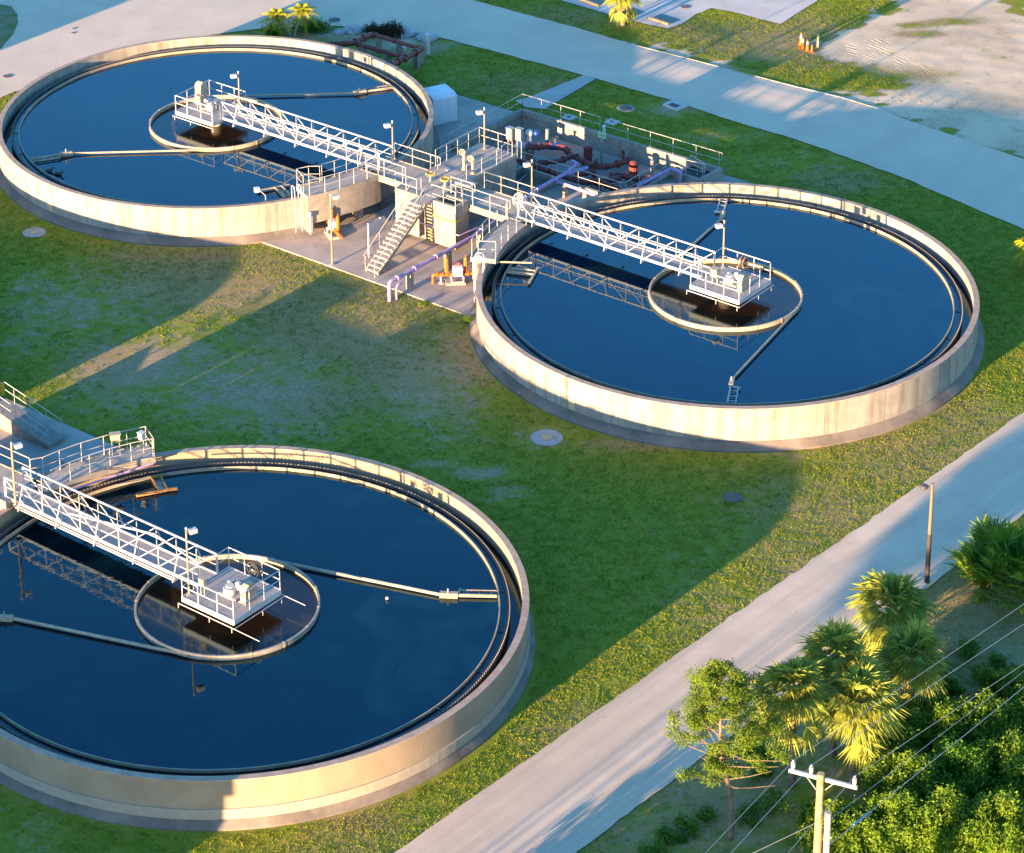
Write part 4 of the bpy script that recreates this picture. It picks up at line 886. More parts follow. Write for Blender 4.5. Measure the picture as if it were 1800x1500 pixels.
for u, v, lb in ((-3.9, 14.7, 'left'), (0.3, 14.9, 'middle'), (4.3, 14.8, 'right hand')):
    tag(MB().tube(W(u, v, ZF), W(u, v, 0.1 if lb != 'middle' else 0.4), 0.12 if lb != 'middle' else 0.09, 12).build('vent_pipe', GALV, None, True), lb + ' grey vent pipe standing on the pit floor', 'vent pipe', 'vent pipes in the pit')
pipe([W(-1.4, 13.9, zp), W(-0.6, 13.7, zp), W(0.9, 13.3, zp), W(1.6, 13.9, zp), W(2.0, 15.2, zp), W(2.2, 15.6, zp), W(2.2, 15.6, ZF)], 0.19, 'red brown pipe run with a standing valve at the middle pump', BRICK, fl=(.1, .25, .4, .55, .7, .85), sup=(.3,), zsup=ZF)
pipe([W(1.7, 15.3, zp), W(1.7, 15.3, zp + .7)], 0.1, 'short upright red brown pipe near the back pit wall', BRICK, fl=(.8,))
pipe([W(2.4, 12.8, zp), W(3.2, 13.3, zp), W(4.6, 13.7, zp), W(5.2, 14.6, zp), W(5.3, 15.3, zp), W(5.3, 15.3, ZF)], 0.19, 'red brown pipe run at the right end of the pit', BRICK, fl=(.1, .25, .4, .55, .7), sup=(.3,), zsup=ZF)
pipe([W(-6.0, 11.2, zp), W(-3.8, 11.3, zp), W(-1.0, 11.0, zp), W(1.6, 10.8, zp), W(2.6, 11.8, zp), W(3.2, 12.8, zp)], 0.2, 'long red brown pipe along the near side of the pit', BRICK, fl=(.1, .2, .3, .4, .5, .6, .7, .82), sup=(.25, .55), zsup=ZF)
pipe([W(-2.6, 11.3, zp), W(-1.4, 12.6, zp), W(-1.2, 13.9, zp)], 0.17, 'short red brown branch pipe joining the long pit pipe', BRICK, fl=(.3, .7))
pipe([W(2.6, 10.6, zp), W(4.9, 10.3, zp), W(5.4, 10.3, ZF)], 0.18, 'red brown pipe end below the near pit rail', BRICK, fl=(.2, .5))
# purple pipes
pz = 0.75
pipe([W(2.85, -9.6, GZ - .1), W(2.85, -9.6, pz), W(2.9, -8.6, pz), W(2.95, -1.6, pz), W(2.6, 1.5, pz), W(1.6, 6.3, .45), W(1.6, 9.1, .45), W(2.0, 11.0, .3)], 0.115, 'long pale purple pipe crossing the yard beside the stair', PURP, fl=(.09, .16, .25, .45, .62, .8), cat='pipe', bend=0.22, sup=(.14, .30, .45), group='purple pipes')
pipe([W(1.62, 8.0, .42), W(4.8, 7.8, .42), W(5.9, 7.8, .2)], 0.1, 'pale purple branch pipe running right towards the tank', PURP, fl=(.05, .6), sup=(.2, .6), group='purple pipes')
pipe([W(1.6, 9.0, .5), W(1.5, 10.6, .55), W(0.9, 10.9, .55), W(0.9, 10.9, -.9)], 0.1, 'pale purple loop of pipe dropping into the pit', PURP, fl=(.4, .7), group='purple pipes')
pipe([W(6.1, 10.6, .35), W(6.3, 14.0, .35), W(7.1, 13.9, .35), W(7.1, 13.9, PZ)], 0.11, 'pale purple pipe by the pit entry with a short foot', PURP, fl=(.1,), group='purple pipes')
pipe([W(2.6, -1.0, .9), W(2.4, -2.56, .9), W(-0.6, -2.56, .9)], 0.035, 'thin purple water line on the front wall of the central box', PURP, bend=.05, group='purple pipes')
pipe([W(3.05, -9.2, GZ), W(3.05, -9.2, .45), W(3.05, -8.7, .45)], 0.07, 'small purple riser beside the foot of the long pipe', PURP, fl=(.5,), group='purple pipes')
pipe([W(-0.9, 5.9, 1.2), W(1.2, 4.0, 1.2), W(0.5, 6.6, 1.0)], 0.03, 'thin blue tube at the right side of the central box', BLUE)
# orange pumps
def opump(o_, az, label, mirrored=False):
    X = Vector((math.cos(az), math.sin(az), 0)); Y = Vector((-X.y, X.x, 0)); Z = Vector((0, 0, 1)); q = lambda a, b_, c: Vector(o_) + X * a + Y * b_ + Z * c
    t = thing('transfer_pump', o_, label, 'pump', 'orange pumps on the yard')
    MB().box(q(0, 0, 0), 1.15, 0.8, 0.14, az).build('pump_base', DECK, t)
    MB().path([q(-1.3, 0, 0), q(-1.3, 0, .55), q(-0.9, 0, .55), q(-.3, 0, .5), q(.3, 0, .5), q(.9, 0, .55), q(1.5, 0, .55)], 0.1, 12, bend=0.12).build('pipe_run', ORANGE, t, True)
    for k in (-1.05, -.75, -.45, .45, .75): b = MB(); flange(b, q(k, 0, .55), X, 0.11); b.build('flange', ORANGE, t, True)
    for k, h in ((-.5, .95), (.62, .95)): MB().tube(q(k, .1, .5), q(k, .1, .5 + h), 0.12, 12).ball(q(k, .1, .5 + h), 0.12, 12, 6).tube(q(k, .1, .5 + h), q(k, .1, .75 + h), 0.03, 6).build('air_chamber', ORANGE, t, True)
    MB().box(q(.12, -.05, .5), .55, .42, .55, az).build('drive_housing', MESHW, t)
    b = MB()
    for a in (-.25, .45):
        for c in (-.3, .2): b.bar(q(a, c, .14), q(a, c, .5), .06)
    b.bar(q(-.25, -.3, .16), q(.45, -.3, .16), .06); b.build('pump_stand', WHITE, t)
    MB().tube(q(.0, .2, 1.0), q(.3, .2, 1.1), 0.14, 12).build('motor', BRICK, t, True)
    MB().box(q(-.85, 0, 0), .3, .3, .03, az).tube(q(-.85, 0, 0), q(-.85, 0, .5), 0.05, 8).build('pipe_stand', WHITE, t)
opump(W(4.45, -5.5, PZ), _a + .75, 'orange piston pump with white housing by the right hand tank')
opump(W(-5.3, -5.05, PZ), _a + R(78) - 1.9, 'orange piston pump standing under the curved catwalk of the upper left tank')
# instrument panel beside the stair, yellow door, wall box
t = thing('instrument_panel', W(-1.6, -5.2, PZ), 'white backed instrument panel on two posts left of the stair', 'panel')
MB().ub(-1.75, -1.7, -6.0, -4.5, .85, 1.75).build('panel_board', WHITE, t)
for v in (-6.0, -4.9): MB().tube(W(-1.72, v, PZ), W(-1.72, v, 1.8), 0.05, 8).build('post', WHITE, t)
tag(MB().ub(-0.1, 0.30, -2.12, -2.07, PZ, .5).build('yellow_panel', YEL), 'yellow panel low under the stair against the box', 'panel')
t = thing('wall_box', a2('A', 14.95, -25, 1.1), 'small white junction box with conduit on the curved channel wall by the ladder', 'junction box')
q = a2('A', 14.95, -25.2, 1.0); MB().box(q, .2, .14, .3, _a).build('box_body', WHITE, t); MB().tube(q - Vector((0, 0, 1.15)), q, 0.05, 8).build('conduit', WHITE, t)
# ramp with rails at the left edge (second yard)
t = thing('ramp', W(-1.6, 7.0, PZ, O2), 'grey ramp with rails on the shaded yard at the left edge', 'ramp')
b = MB(); P = [W(-4.0, 6.9, PZ, O2), W(0.35, 6.9, PZ, O2), W(0.35, 6.9, -.15, O2), W(-4.0, 6.9, .7, O2)]; Q_ = [p + VV * 1.2 for p in P]
b.add(P + Q_, [[0, 1, 2, 3], [7, 6, 5, 4], [0, 4, 5, 1], [1, 5, 6, 2], [2, 6, 7, 3], [3, 7, 4, 0]]); b.build('ramp_body', CONC2, t)
for v in (6.95, 8.05):
    b = MB()
    for hh in (1.0, .55): b.path([W(0.3, v, -.15 + hh, O2), W(-4.0, v, .7 + hh, O2)], .022, 6)
    for k in range(4): u = 0.3 - 1.2 * k; z = -.15 + .85 * (.3 - u) / 4.3; b.tube(W(u, v, z - .1, O2), W(u, v, z + 1.0, O2), .022, 6)
    b.build('ramp_rail', ALU, t, True)
t = thing('storage_tank', W(2.9, 2.7, PZ, O2), 'white round topped tank half hidden behind the nearest lamp post', 'storage tank')
MB().tube(W(2.7, 2.6, PZ, O2), W(2.7, 2.6, .5, O2), .75, 24).ball(W(2.7, 2.6, .5, O2), .75, 24, 8, .9).build('tank_shell', WHITE, t, True); MB().tube(W(2.7, 2.6, PZ, O2), W(2.7, 2.6, PZ + .1, O2), .85, 24).build('tank_foot', DECK, t)
for (x0, y0), lb in (((5, 695), 'yellow'),):
    p = at(x0, y0); t = thing('marker_post', p, 'short square yellow marker post in the grass at the left photo edge', 'post'); MB().box(p, .2, .2, .72, 0).build('post_body', YEL, t); MB().box(p + Vector((0, 0, .72)), .16, .16, .05, 0).build('post_cap', YEL, t)

b = MB(); b.path([W(0.3, 4.5, PZ + .02, O2), W(0.28, 5.1, PZ + .02, O2), W(1.35, 5.0, PZ + .02, O2), W(1.33, 6.45, PZ + .02, O2), W(2.35, 6.4, PZ + .02, O2), W(2.4, 4.4, PZ + .02, O2)], .06, 6)
tag(b.build('yard_curb', CREAM), 'pale zigzag curb on the shaded yard at the left photo edge', 'curb')

t = thing('shade_wall', W(3.6, 0, PZ, O2), 'hidden wall added under the walkway at the left edge to shade the lawn', 'wall')
MB().ub(2.25, 5.75, -1.0, .9, PZ, 1.93, O2).build('wall_body', CONC2, t)  # added to block low sun under the walkway and keep the lawn shaded

for i, (u0, v0, u1, v1, r_, lb) in enumerate([(-3.6, 12.4, -2.9, 11.4, .16, 'stub of red brown pipe left of the long pit pipe'), (.5, 11.1, 1.3, 12.7, .16, 'slanting red brown pipe in the middle of the pit'), (2.2, 11.6, 4.4, 11.3, .17, 'low red brown pipe under the near pit rail at the right'), (4.4, 12.4, 5.2, 13.3, .16, 'short red brown pipe right of the sunlit pump'), (-1.5, 10.2, .2, 10.0, .15, 'red brown pipe close to the near pit edge')]):
    pipe([W(u0, v0, ZF), W(u0, v0, zp), W(u1, v1, zp), W(u1, v1, ZF)], r_, lb, BRICK, fl=(.3, .45, .6, .75), bend=.18, group='short red brown pipes in the pit')
t = thing('gate_valve', W(1.0, 13.3, ZF), 'red brown gate valve with a handwheel beside the middle pump', 'valve')
MB().tube(W(1.0, 13.3, zp), W(1.0, 13.3, zp + .5), .11, 10).box(W(1.0, 13.3, zp - .1), .34, .34, .35, _a).build('valve_body', BRICK, t, True); MB().torus(W(1.0, 13.3, zp + .52), (0, 0, 1), .2, .03).build('valve_wheel', BRICK, t, True)
# ------------------------------------------------------------------ pipe rack behind tank A
def uq(u, v, z): return W(u, v, z)
zr = .75; g = 'red brown pipes of the rack'
pipe([uq(-24.2, 15.6, zr), uq(-22.6, 17.2, zr), uq(-22.55, 19.3, zr)], .2, 'fat red brown pipe at the left end of the pipe rack', BRICK, fl=(.2, .4, .6, .8), sup=(.75,), group=g)
pipe([uq(-22.5, 19.35, zr), uq(-18.2, 19.35, zr)], .14, 'far long red brown pipe of the rack on grey piers', BRICK, fl=(.06, .45, .94), sup=(.12, .55, .99), group=g)
pipe([uq(-22.5, 17.4, zr), uq(-18.0, 17.4, zr), uq(-17.7, 17.0, zr)], .17, 'near long red brown pipe of the rack', BRICK, fl=(.05, .8), sup=(.15, .6), group=g)
pipe([uq(-18.1, 19.4, zr), uq(-18.0, 17.2, zr), uq(-17.9, 15.8, zr), uq(-17.6, 14.9, zr), uq(-17.3, 14.2, -.1)], .2, 'fat red brown pipe at the right end of the rack', BRICK, fl=(.15, .35, .5, .65, .85), sup=(.12,), group=g)
pipe([uq(-19.6, 14.7, zr), uq(-18.6, 15.3, zr), uq(-17.9, 15.7, zr)], .19, 'short red brown pipe behind the rim, joining the rack', BRICK, fl=(.3, .7), group=g)
tag(MB().tube(uq(-19.0, 21.1, GZ), uq(-19.0, 21.1, 1.0), .14, 12).tube(uq(-19.0, 21.1, .9), uq(-19.0, 21.1, 1.12), .2, 12).build('standpipe', WHITE, None, True), 'white standpipe with a wide cap behind the pipe rack', 'standpipe')
tag(MB().tube(uq(-20.9, 20.6, GZ), uq(-20.9, 20.6, .75), .04, 8).box(uq(-20.75, 20.6, GZ), .3, .2, .3, _a).build('sample_tap', WHITE), 'thin white sampling tap behind the pipe rack', 'tap')
def rock(p, s, label):
    b = MB().ball(Vector(p) + Vector((0, 0, s * .1)), s, 12, 7, .35); b.v = [v + Vector((nz(v.x, v.y, 1.5, v.z), nz(v.x, v.y, 1.5, 9 + v.z), nz(v.x, v.y, 2, 4) * .3)) * s * .35 for v in b.v]
    tag(b.build('limestone_rock', mat('limestone', (.45, .42, .40), (.25, .235, .22), .9, 3, bump=.6), None, True), label, 'rock', 'pale rocks by the pipe rack')
for (x, y), s, lb in (((716, 60), .75, 'pale rock right of the two brown bushes'), ((752, 68), .8, 'pale flat rock at the right end of the rock bed'), ((620, 55), .8, 'pale flat rock left of the brown bushes'), ((596, 58), .5, 'small pale rock beside the feather palms')): rock(at(x, y), s, lb)
# white enclosure
t = thing('equipment_enclosure', W(-11.4, 12.7, PZ), 'windowless white enclosure with a sloping roof edge, behind the upper left tank rim', 'enclosure')
def encl():
    P = [at(762, 222, PZ), at(804, 213, PZ)]
    a = P[0]; X = (P[1] - P[0]); X.z = 0; L_ = X.length; X.normalize(); Y = Vector((-X.y, X.x, 0)); D_ = 2.3
    z0, z1, z2 = PZ, 1.2, 1.6; b = MB()
    base = [a, a + X * L_, a + X * L_ + Y * D_, a + Y * D_]
    pr = [(0, z0), (0, z1 + .2), (.35, z2), (D_ - .6, z2 + .05), (D_, z1)]
    A_ = [a + Y * y + Vector((0, 0, z - a.z)) for y, z in pr] + [a + Y * D_ + Vector((0, 0, z0 - a.z))]
    B_ = [p + X * L_ for p in A_]; n = len(A_)
    b.add(A_ + B_, [list(range(n)), list(range(n, 2 * n))[::-1]] + [[i, n + i, n + (i + 1) % n, (i + 1) % n] for i in range(n)])
    b.build('shell', MESHW, t)
    MB().box(a + X * (L_ / 2) + Y * (D_ / 2) - Vector((0, 0, .02)), L_ + .3, D_ + .3, .05, math.atan2(X.y, X.x)).build('base_pad', DECK, t)
    MB().box(a + X * (L_ + .08) + Y * .8 + Vector((0, 0, .25)), .18, .35, .35, math.atan2(X.y, X.x)).build('vent_hood', MESHW, t)
encl()
# covers and small ground items
def cover(px, py, r, label, m, ring=None, z=GZ + .05):
    p = at(px, py, z); t = thing('manhole_cover', p, label, 'manhole cover', 'round covers in the ground')
    if ring: MB().tube(p + Vector((0, 0, -.1)), p + Vector((0, 0, .02)), ring, 32).build('concrete_collar', mat('collar_concrete', (.38, .36, .34), (.3, .285, .27), .9, 3), t)
    MB().tube(p, p + Vector((0, 0, .045 if ring else .012)), r, 28).build('lid', m, t)
RIM_Y = mat('ochre_lid', (.55, .38, .18), (.45, .3, .14), .8, 10); RIM_D = mat('dark_iron_lid', (.14, .11, .10), (.09, .075, .07), .8, 5)
cover(961, 770, .32, 'ochre lid in a pale round collar in the grass between the two large tanks', RIM_Y, .85, GZ); cover(60, 409, .3, 'ochre lid in a pale collar in the grass at the left below the upper tank', RIM_Y, .7, GZ)
cover(13, 134, .3, 'small dark lid in the paved apron at the upper left edge', RIM_D); cover(130, 50, .13, 'tiny dark cap in the apron, the farther one of a pair', RIM_D); cover(129, 58, .14, 'tiny dark cap in the apron, the nearer one of a pair', RIM_D)
cover(588, 35, .42, 'dark lid in the shaded road behind the feather palms', RIM_D); cover(1100, 191, .42, 'dark lid in the grass left of the storm drain', RIM_D, .6, GZ - .02); cover(1288, 874, .5, 'dark lid in the shaded grass between the tanks and the lower road', RIM_D, None, GZ + .01)
cover(1205, 12, .35, 'dark lid in the parking lot near the tree', RIM_D)
t = thing('storm_drain', at(1186, 186), 'concrete storm drain inlet at the edge of the upper road', 'storm drain')
p = at(1188, 187, GZ); az = math.atan2(*(at(1230, 178) - at(1150, 150)).to_2d().yx)
MB().box(p, 1.3, 1.1, .16, az).build('inlet_slab', mat('pale_inlet_concrete', (.5, .49, .47), (.4, .39, .37), .9, 3), t); MB().box(p + Vector((-.15, -.2, .16)), .7, .5, .02, az).build('grating', BLACK, t)
for (x, y), lb in (((1000, 208), 'square utility pad with a round hole, the farther left one of a pair'), ((1076, 216), 'square utility pad with a round hole, the farther right one of a pair')):
    p = at(x, y); t = thing('utility_pad', p, lb, 'utility pad', 'square utility pads'); MB().box(p, .75, .75, .1, _a).build('pad_slab', mat('pale_inlet_concrete', 0), t); MB().tube(p + Vector((0, 0, .1)), p + Vector((0, 0, .12)), .15, 16).build('hole_dark', BLACK, t)  # black disc painted as the dark inside the hole
# traffic cones
def cone(px, py, h, label, white=True):
    p = at(px, py); t = thing('traffic_cone', p, label, 'traffic cone', 'orange cones on the sand edge'); r0 = h * .19
    MB().box(p, h * .5, h * .5, .04, .3).build('cone_base', ORANGE, t); MB().tube(p, p + Vector((0, 0, h)), r0, 16, h * .035).build('cone_body', ORANGE, t, True)
    if white: MB().tube(p + Vector((0, 0, h * .55)), p + Vector((0, 0, h * .8)), r0 * .57, 16, r0 * .40).build('white_band', WHITE, t, True)
cone(1408, 79, .95, 'traffic cone farthest left of the group with white band'); cone(1411, 86, .95, 'traffic cone with white band in front of the farthest left one'); cone(1419, 89, .85, 'traffic cone with white band, third from the left'); cone(1427, 92, .6, 'small plain orange traffic cone at the right end of the group', False)
tag(MB().box(at(1437, 83), .09, .09, .95, 0).build('survey_stake', mat('stake_wood', (.6, .45, .2), None, .8)), 'thin yellow wooden stake right of the traffic cones', 'stake')
for (x0, y0, x1, y1), lb in (((1020, 0, 1053, 12), 'leftmost orange brown wheel stop in the parking lot'), ((1080, 18, 1112, 30), 'middle wheel stop in the parking lot behind the palm trunk'), ((1142, 33, 1176, 44), 'rightmost wheel stop in the parking lot')):
    a, c = at(x0, y0, GZ + .04), at(x1, y1, GZ + .04); b = MB().bar(a + Vector((0, 0, .07)), c + Vector((0, 0, .07)), .18, .14); tag(b.build('wheel_stop', mat('weathered_curb', (.45, .27, .14), (.36, .2, .1), .85, 4)), lb, 'wheel stop', 'wheel stops')
    n_ = (c - a).normalized().cross(Vector((0, 0, 1))) * -1; n_ = n_ if n_.y > 0 else -n_
    P = [a + n_ * .35, c + n_ * .35, c + n_ * 1.3, a + n_ * 1.3]; P = [Vector((q.x, q.y, GZ + .041)) for q in P]
    m_ = MB().add(P, [[0, 1, 2, 3]]).build('oil_stain', mat('oil_stain', (.16, .15, .15), None, .6)); tag(m_, kind='structure')
b = MB()
for x0, y0, x1, y1 in ((1052, 20, 1150, -32), (1110, 36, 1240, -32)):
    a, c = at(x0, y0, GZ + .039), at(x1, y1, GZ + .039); d = (c - a).normalized(); n_ = Vector((-d.y, d.x, 0)) * .06; b.add([a - n_, c - n_, c + n_, a + n_], [[0, 1, 2, 3]])
tag(b.build('parking_marking', mat('road_paint', (.75, .74, .72), (.6, .59, .57), .7, 5)), kind='structure')
# tyre ruts in the sand
b = MB(); random.seed(3)
for k in range(13):
    f = (k + random.uniform(-.35, .35)) / 12; x0, y0 = 1445 + 60 * f, 92 - 42 * f; x1, y1 = 1585 + 105 * f, 140 + 18 * f; xm, ym = (x0 + x1) / 2 + 12 + random.uniform(-10, 10), (y0 + y1) / 2 - 12 + random.uniform(-4, 4)
    pts = []
    for i in range(14):
        t_ = i / 13; pts.append(at(x0 * (1 - t_) ** 2 + 2 * xm * t_ * (1 - t_) + x1 * t_ * t_, y0 * (1 - t_) ** 2 + 2 * ym * t_ * (1 - t_) + y1 * t_ * t_, GZ - .03))
    b.path(pts, [.01 + random.uniform(.004, .02) * min(1, i / 3, (13 - i) / 4) for i in range(14)], 6)
SANDM = mat('rut_sand', (.48, .37, .265), (.36, .275, .20), .95, 2.5, bump=.5)
tag(b.build('tyre_ruts', SANDM, None, True), 'curved tyre ruts pressed into the pale sand', 'ruts', kind='stuff')
b = MB()
for i in range(120):
    x, y = random.uniform(1480, 1800), random.uniform(120, 260)
    if y < 150 + (x - 1480) * .1 or y > 175 + (x - 1480) * .30: continue
    s = random.uniform(.03, .08); p = at(x, y, GZ); b.ball(p, s, 6, 4, .35)
tag(b.build('sand_clods', SANDM, None, True), 'scattered clods of dry sand beside the upper road', 'clods', kind='stuff')
# curb line along the road's sandy edge
b = MB()
cl = [(1105, 77), (1200, 101), (1300, 127), (1400, 153), (1480, 172), (1540, 190), (1600, 214), (1700, 247), (1800, 281), (1900, 318)]
b.path([at(x, y, GZ + .03) for x, y in cl], .03, 6); tag(b.build('kerb', ROAD), kind='structure')
# ------------------------------------------------------------------ vegetation
def leafcloud(clumps, n, size, asp=1.0, rng=None, droop=0.0):
    """clumps: list of (centre, rx, ry, rz). Returns quads on the clump shells."""
    rng = rng or np.random.default_rng(1); w_ = np.array([c[1] * c[2] for c in clumps]); w_ = w_ / w_.sum(); idx = rng.choice(len(clumps), n, p=w_)
    C_ = np.array([[*c[0]] for c in clumps])[idx]; S_ = np.array([[c[1], c[2], c[3]] for c in clumps])[idx]
    d = rng.normal(size=(n, 3)); d /= np.linalg.norm(d, axis=1)[:, None]; r_ = rng.uniform(.15, 1.0, n) ** .5 * (1 + .35 * rng.random(n) ** 4)
    P = C_ + d * r_[:, None] * S_ * (1 + .18 * np.sin(d[:, 0:1] * 7 + d[:, 1:2] * 5))
    nn = rng.normal(size=(n, 3)) + d * .8 + np.array([0, 0, .5]); nn /= np.linalg.norm(nn, axis=1)[:, None]
    t1 = np.cross(nn, rng.normal(size=(n, 3))); t1 /= np.linalg.norm(t1, axis=1)[:, None]; t2 = np.cross(nn, t1)
    s = size * rng.uniform(.35, 1.5, n)[:, None]
    V = np.stack([P - t1 * s * .5 * asp, P - t2 * s * .28, P + t1 * s * .5 * asp, P + t2 * s * .28], 1).reshape(-1, 3)
    return V, np.arange(n * 4).reshape(-1, 4)
def shrub(name, p, rx, ry, h, n, label, m, cat='shrub', group=None, seed=1, size=.16, stems=6, nc=9):
    rng = np.random.default_rng(seed); p = Vector(p); t = thing(name, p, label, cat, group); cl = []
    kk = (9 / max(nc, 9)) ** .5
    for i in range(nc):
        a = rng.uniform(0, 6.28); q = rng.uniform(0, 1) ** .6 * .85; zz = rng.uniform(.3, 1.05) * h * (1 - .45 * q * q)
        cl.append((np.array([p.x + math.cos(a) * q * rx, p.y + math.sin(a) * q * ry, p.z + zz * .85]), rx * kk * rng.uniform(.35, .8), ry * kk * rng.uniform(.35, .8), h * kk * rng.uniform(.3, .8)))
    V, F_ = leafcloud(cl, n, size, rng=rng); V[:, 2] = np.maximum(V[:, 2], p.z + .02)
    raw_mesh('foliage', V - np.array(p), F_, m, t)
    b = MB()
    for c in cl[:stems]: e = Vector(c[0]); b.path([p + Vector((rng.uniform(-.1, .1), rng.uniform(-.1, .1), 0)), p.lerp(e, .5) + Vector((0, 0, .1)), e], [.05, .035, .015], 5)
    b.build('stems', BARK, t, True); return t
def fan_leaf(base, d, L_, width, n=15, seed=0, droop=.35, stalk=.9):
    """palmetto leaf: stalk and a fan of narrow blades; returns verts, tris"""
    rnd = random.Random(seed); d = Vector(d).normalized(); side = d.cross(Vector((0, 0, 1))); side = side.normalized() if side.length > .05 else Vector((1, 0, 0)); up = side.cross(d).normalized()
    hub = base + d * stalk + Vector((0, 0, -stalk * stalk * .08)); V = []; T = []
    V += [base - side * .02, base + side * .02, hub]; T.append((0, 1, 2))
    for i in range(n):
        a = (i / (n - 1) - .5) * R(width); dd = (d * math.cos(a) + side * math.sin(a)).normalized(); L2 = L_ * (1 - .25 * abs(i / (n - 1) - .5) * 2) * rnd.uniform(.85, 1.1)
        per = (up.cross(dd)).normalized(); tw = rnd.uniform(-1.1, 1.1); per = (per * math.cos(tw) + up * math.sin(tw)) * L_ * .042; cup = up * abs(math.sin(a)) * .12 * L_
        m1 = hub + dd * L2 * .5 + cup; tip = hub + dd * L2 + cup * 1.2 - Vector((0, 0, droop * L2 * rnd.uniform(.6, 1.4)))
        k = len(V); V += [hub, m1 - per, m1 + per, tip]; T += [(k, k + 1, k + 2), (k + 1, k + 3, k + 2)]
    return V, T
def tri_mesh(name, V, T, m, parent): return raw_mesh(name, np.array([tuple(v) for v in V]), T, m, parent, loc=tuple(parent_off(parent)))
def sabal(p, h, label, seed, nl=34, rl=.95, m=None, lean=(0, 0), dead=5, hang=5, name='cabbage_palm', trunk_r=.16):
    rnd = random.Random(seed); p = Vector(p); t = thing(name, p, label, 'palm tree', 'palms by the lower road' if seed < 300 else 'tall palms beyond the lower edge'); top = p + Vector((lean[0], lean[1], h))
    pts = [p.lerp(top, i / 6) + Vector((lean[0] * .3 * math.sin(i / 6 * 3.1), 0, 0)) for i in range(7)]
    MB().path(pts, [trunk_r * (1.25 if i == 0 else 1.0 + (.25 if i > 4 else 0)) for i in range(7)], 10).build('trunk', PBARK, t, True)
    b = MB()
    for i in range(26): a = rnd.uniform(0, 6.28); z = rnd.uniform(.55, 1.0); q = p.lerp(top, z); d = Vector((math.cos(a), math.sin(a), 0)); b.bar(q + d * trunk_r * .9, q + d * (trunk_r + .14) + Vector((0, 0, .25)), .05, .03)
    b.build('leaf_boots', PBARK, t)
    V = []; T = []
    for i in range(nl):
        a = i * 2.399 + rnd.uniform(-.2, .2); el = R(80 - 120 * (i / nl) ** .85) + rnd.uniform(-.12, .12); d = Vector((math.cos(a) * math.cos(el), math.sin(a) * math.cos(el), math.sin(el)))
        v_, t_ = fan_leaf(top, d, rl * rnd.uniform(.85, 1.15), 150, 23, seed * 100 + i, .30, rnd.uniform(.3, .85) * rl); k = len(V); V += v_; T += [(x + k, y + k, z + k) for x, y, z in t_]
    for i in range(hang):
        a = rnd.uniform(0, 6.28); d = Vector((math.cos(a) * .35, math.sin(a) * .35, -1)); v_, t_ = fan_leaf(top - Vector((0, 0, .2)) + Vector((math.cos(a), math.sin(a), 0)) * .3, d, rl, 120, 15, seed * 55 + i, .1, 1.0 * rl); k = len(V); V += v_; T += [(x + k, y + k, z + k) for x, y, z in t_]
    tri_mesh('crown', V, T, m or L_PALM, t)
    if dead:
        V = []; T = []
        for i in range(dead): a = rnd.uniform(0, 6.28); d = Vector((math.cos(a) * .5, math.sin(a) * .5, -.75)); v_, t_ = fan_leaf(top - Vector((0, 0, .15)), d, rl * .75, 110, 11, i + seed, .3, .4); k = len(V); V += v_; T += [(x + k, y + k, z + k) for x, y, z in t_]
        tri_mesh('dead_leaves', V, T, L_DRY, t)
    return t
def feather(p, h, label, seed, lean=(0, 0), nl=26, L_=1.5, m=None, r=.08, name='feather_palm', group='feather palms'):
    rnd = random.Random(seed); p = Vector(p); t = thing(name, p, label, 'palm tree', group); top = p + Vector((lean[0], lean[1], h))
    pts = [p + Vector((lean[0] * (i / 5) ** 1.6, lean[1] * (i / 5) ** 1.6, h * i / 5)) for i in range(6)]; MB().path(pts, [r * 1.3, r, r, r, r, r * 1.2], 9).build('trunk', mat('grey_palm_trunk', (.35, .32, .28), (.25, .23, .2), .9, 6), t, True)
    V = []; T = []
    for i in range(nl):
        a = i * 2.399; el = R(75 - 95 * (i / nl)); d = Vector((math.cos(a) * math.cos(el), math.sin(a) * math.cos(el), math.sin(el))); s_ = d.cross(Vector((0, 0, 1))).normalized(); prev = top
        for k_ in range(1, 15):
            f = k_ / 14; q = top + d * L_ * f - Vector((0, 0, (f * f) * L_ * .55)); ll = .42 * math.sin(min(1, f * 1.25 + .12) * 2.6) + .05
            for sg in (-1, 1):
                e = q + s_ * sg * ll * .8 + (q - prev).normalized() * ll * .5 - Vector((0, 0, ll * .45)); k = len(V); wv = (q - prev).normalized() * .035; V += [q - wv, q + wv * 1.4, e]; T.append((k, k + 1, k + 2))
            k = len(V); V += [prev + s_ * .015, prev - s_ * .015, q]; T.append((k, k + 1, k + 2)); prev = q
    tri_mesh('crown', V, T, m or L_PALM2, t); return t
feather(at(510, 64), 1.35, 'left hand small feather palm behind the upper left tank rim', 1, (-.9, .2)); feather(at(518, 65), 1.75, 'right hand small feather palm behind the upper left tank rim', 2, (.6, .2))
shrub('ornamental_bush', at(545, 55), 1.3, .9, .9, 2500, 'dark green bush at the foot of the feather palms', L_BUSH2, 'bush', None, 41, .14)
shrub('ornamental_bush', at(480, 60), 1.0, .8, .8, 1500, 'dark green bush left of the feather palm trunks', L_BUSH2, 'bush', None, 42, .14)
shrub('round_bush', at(659, 60), .95, .9, .85, 3500, 'left one of the two round dark brown bushes by the pipe rack', L_RED, 'bush', 'round bushes', 43, .1, nc=14); shrub('round_bush', at(688, 62), .95, .9, .8, 3500, 'right one of the two round dark brown bushes by the pipe rack', L_RED, 'bush', 'round bushes', 44, .1, nc=14)
sabal(at(1095, 45), 2.5, 'pale trunked palm at the top edge of the photo beside the parking lot', 5, 30, 1.0, None, (0, 0), 3, 9, trunk_r=.17)
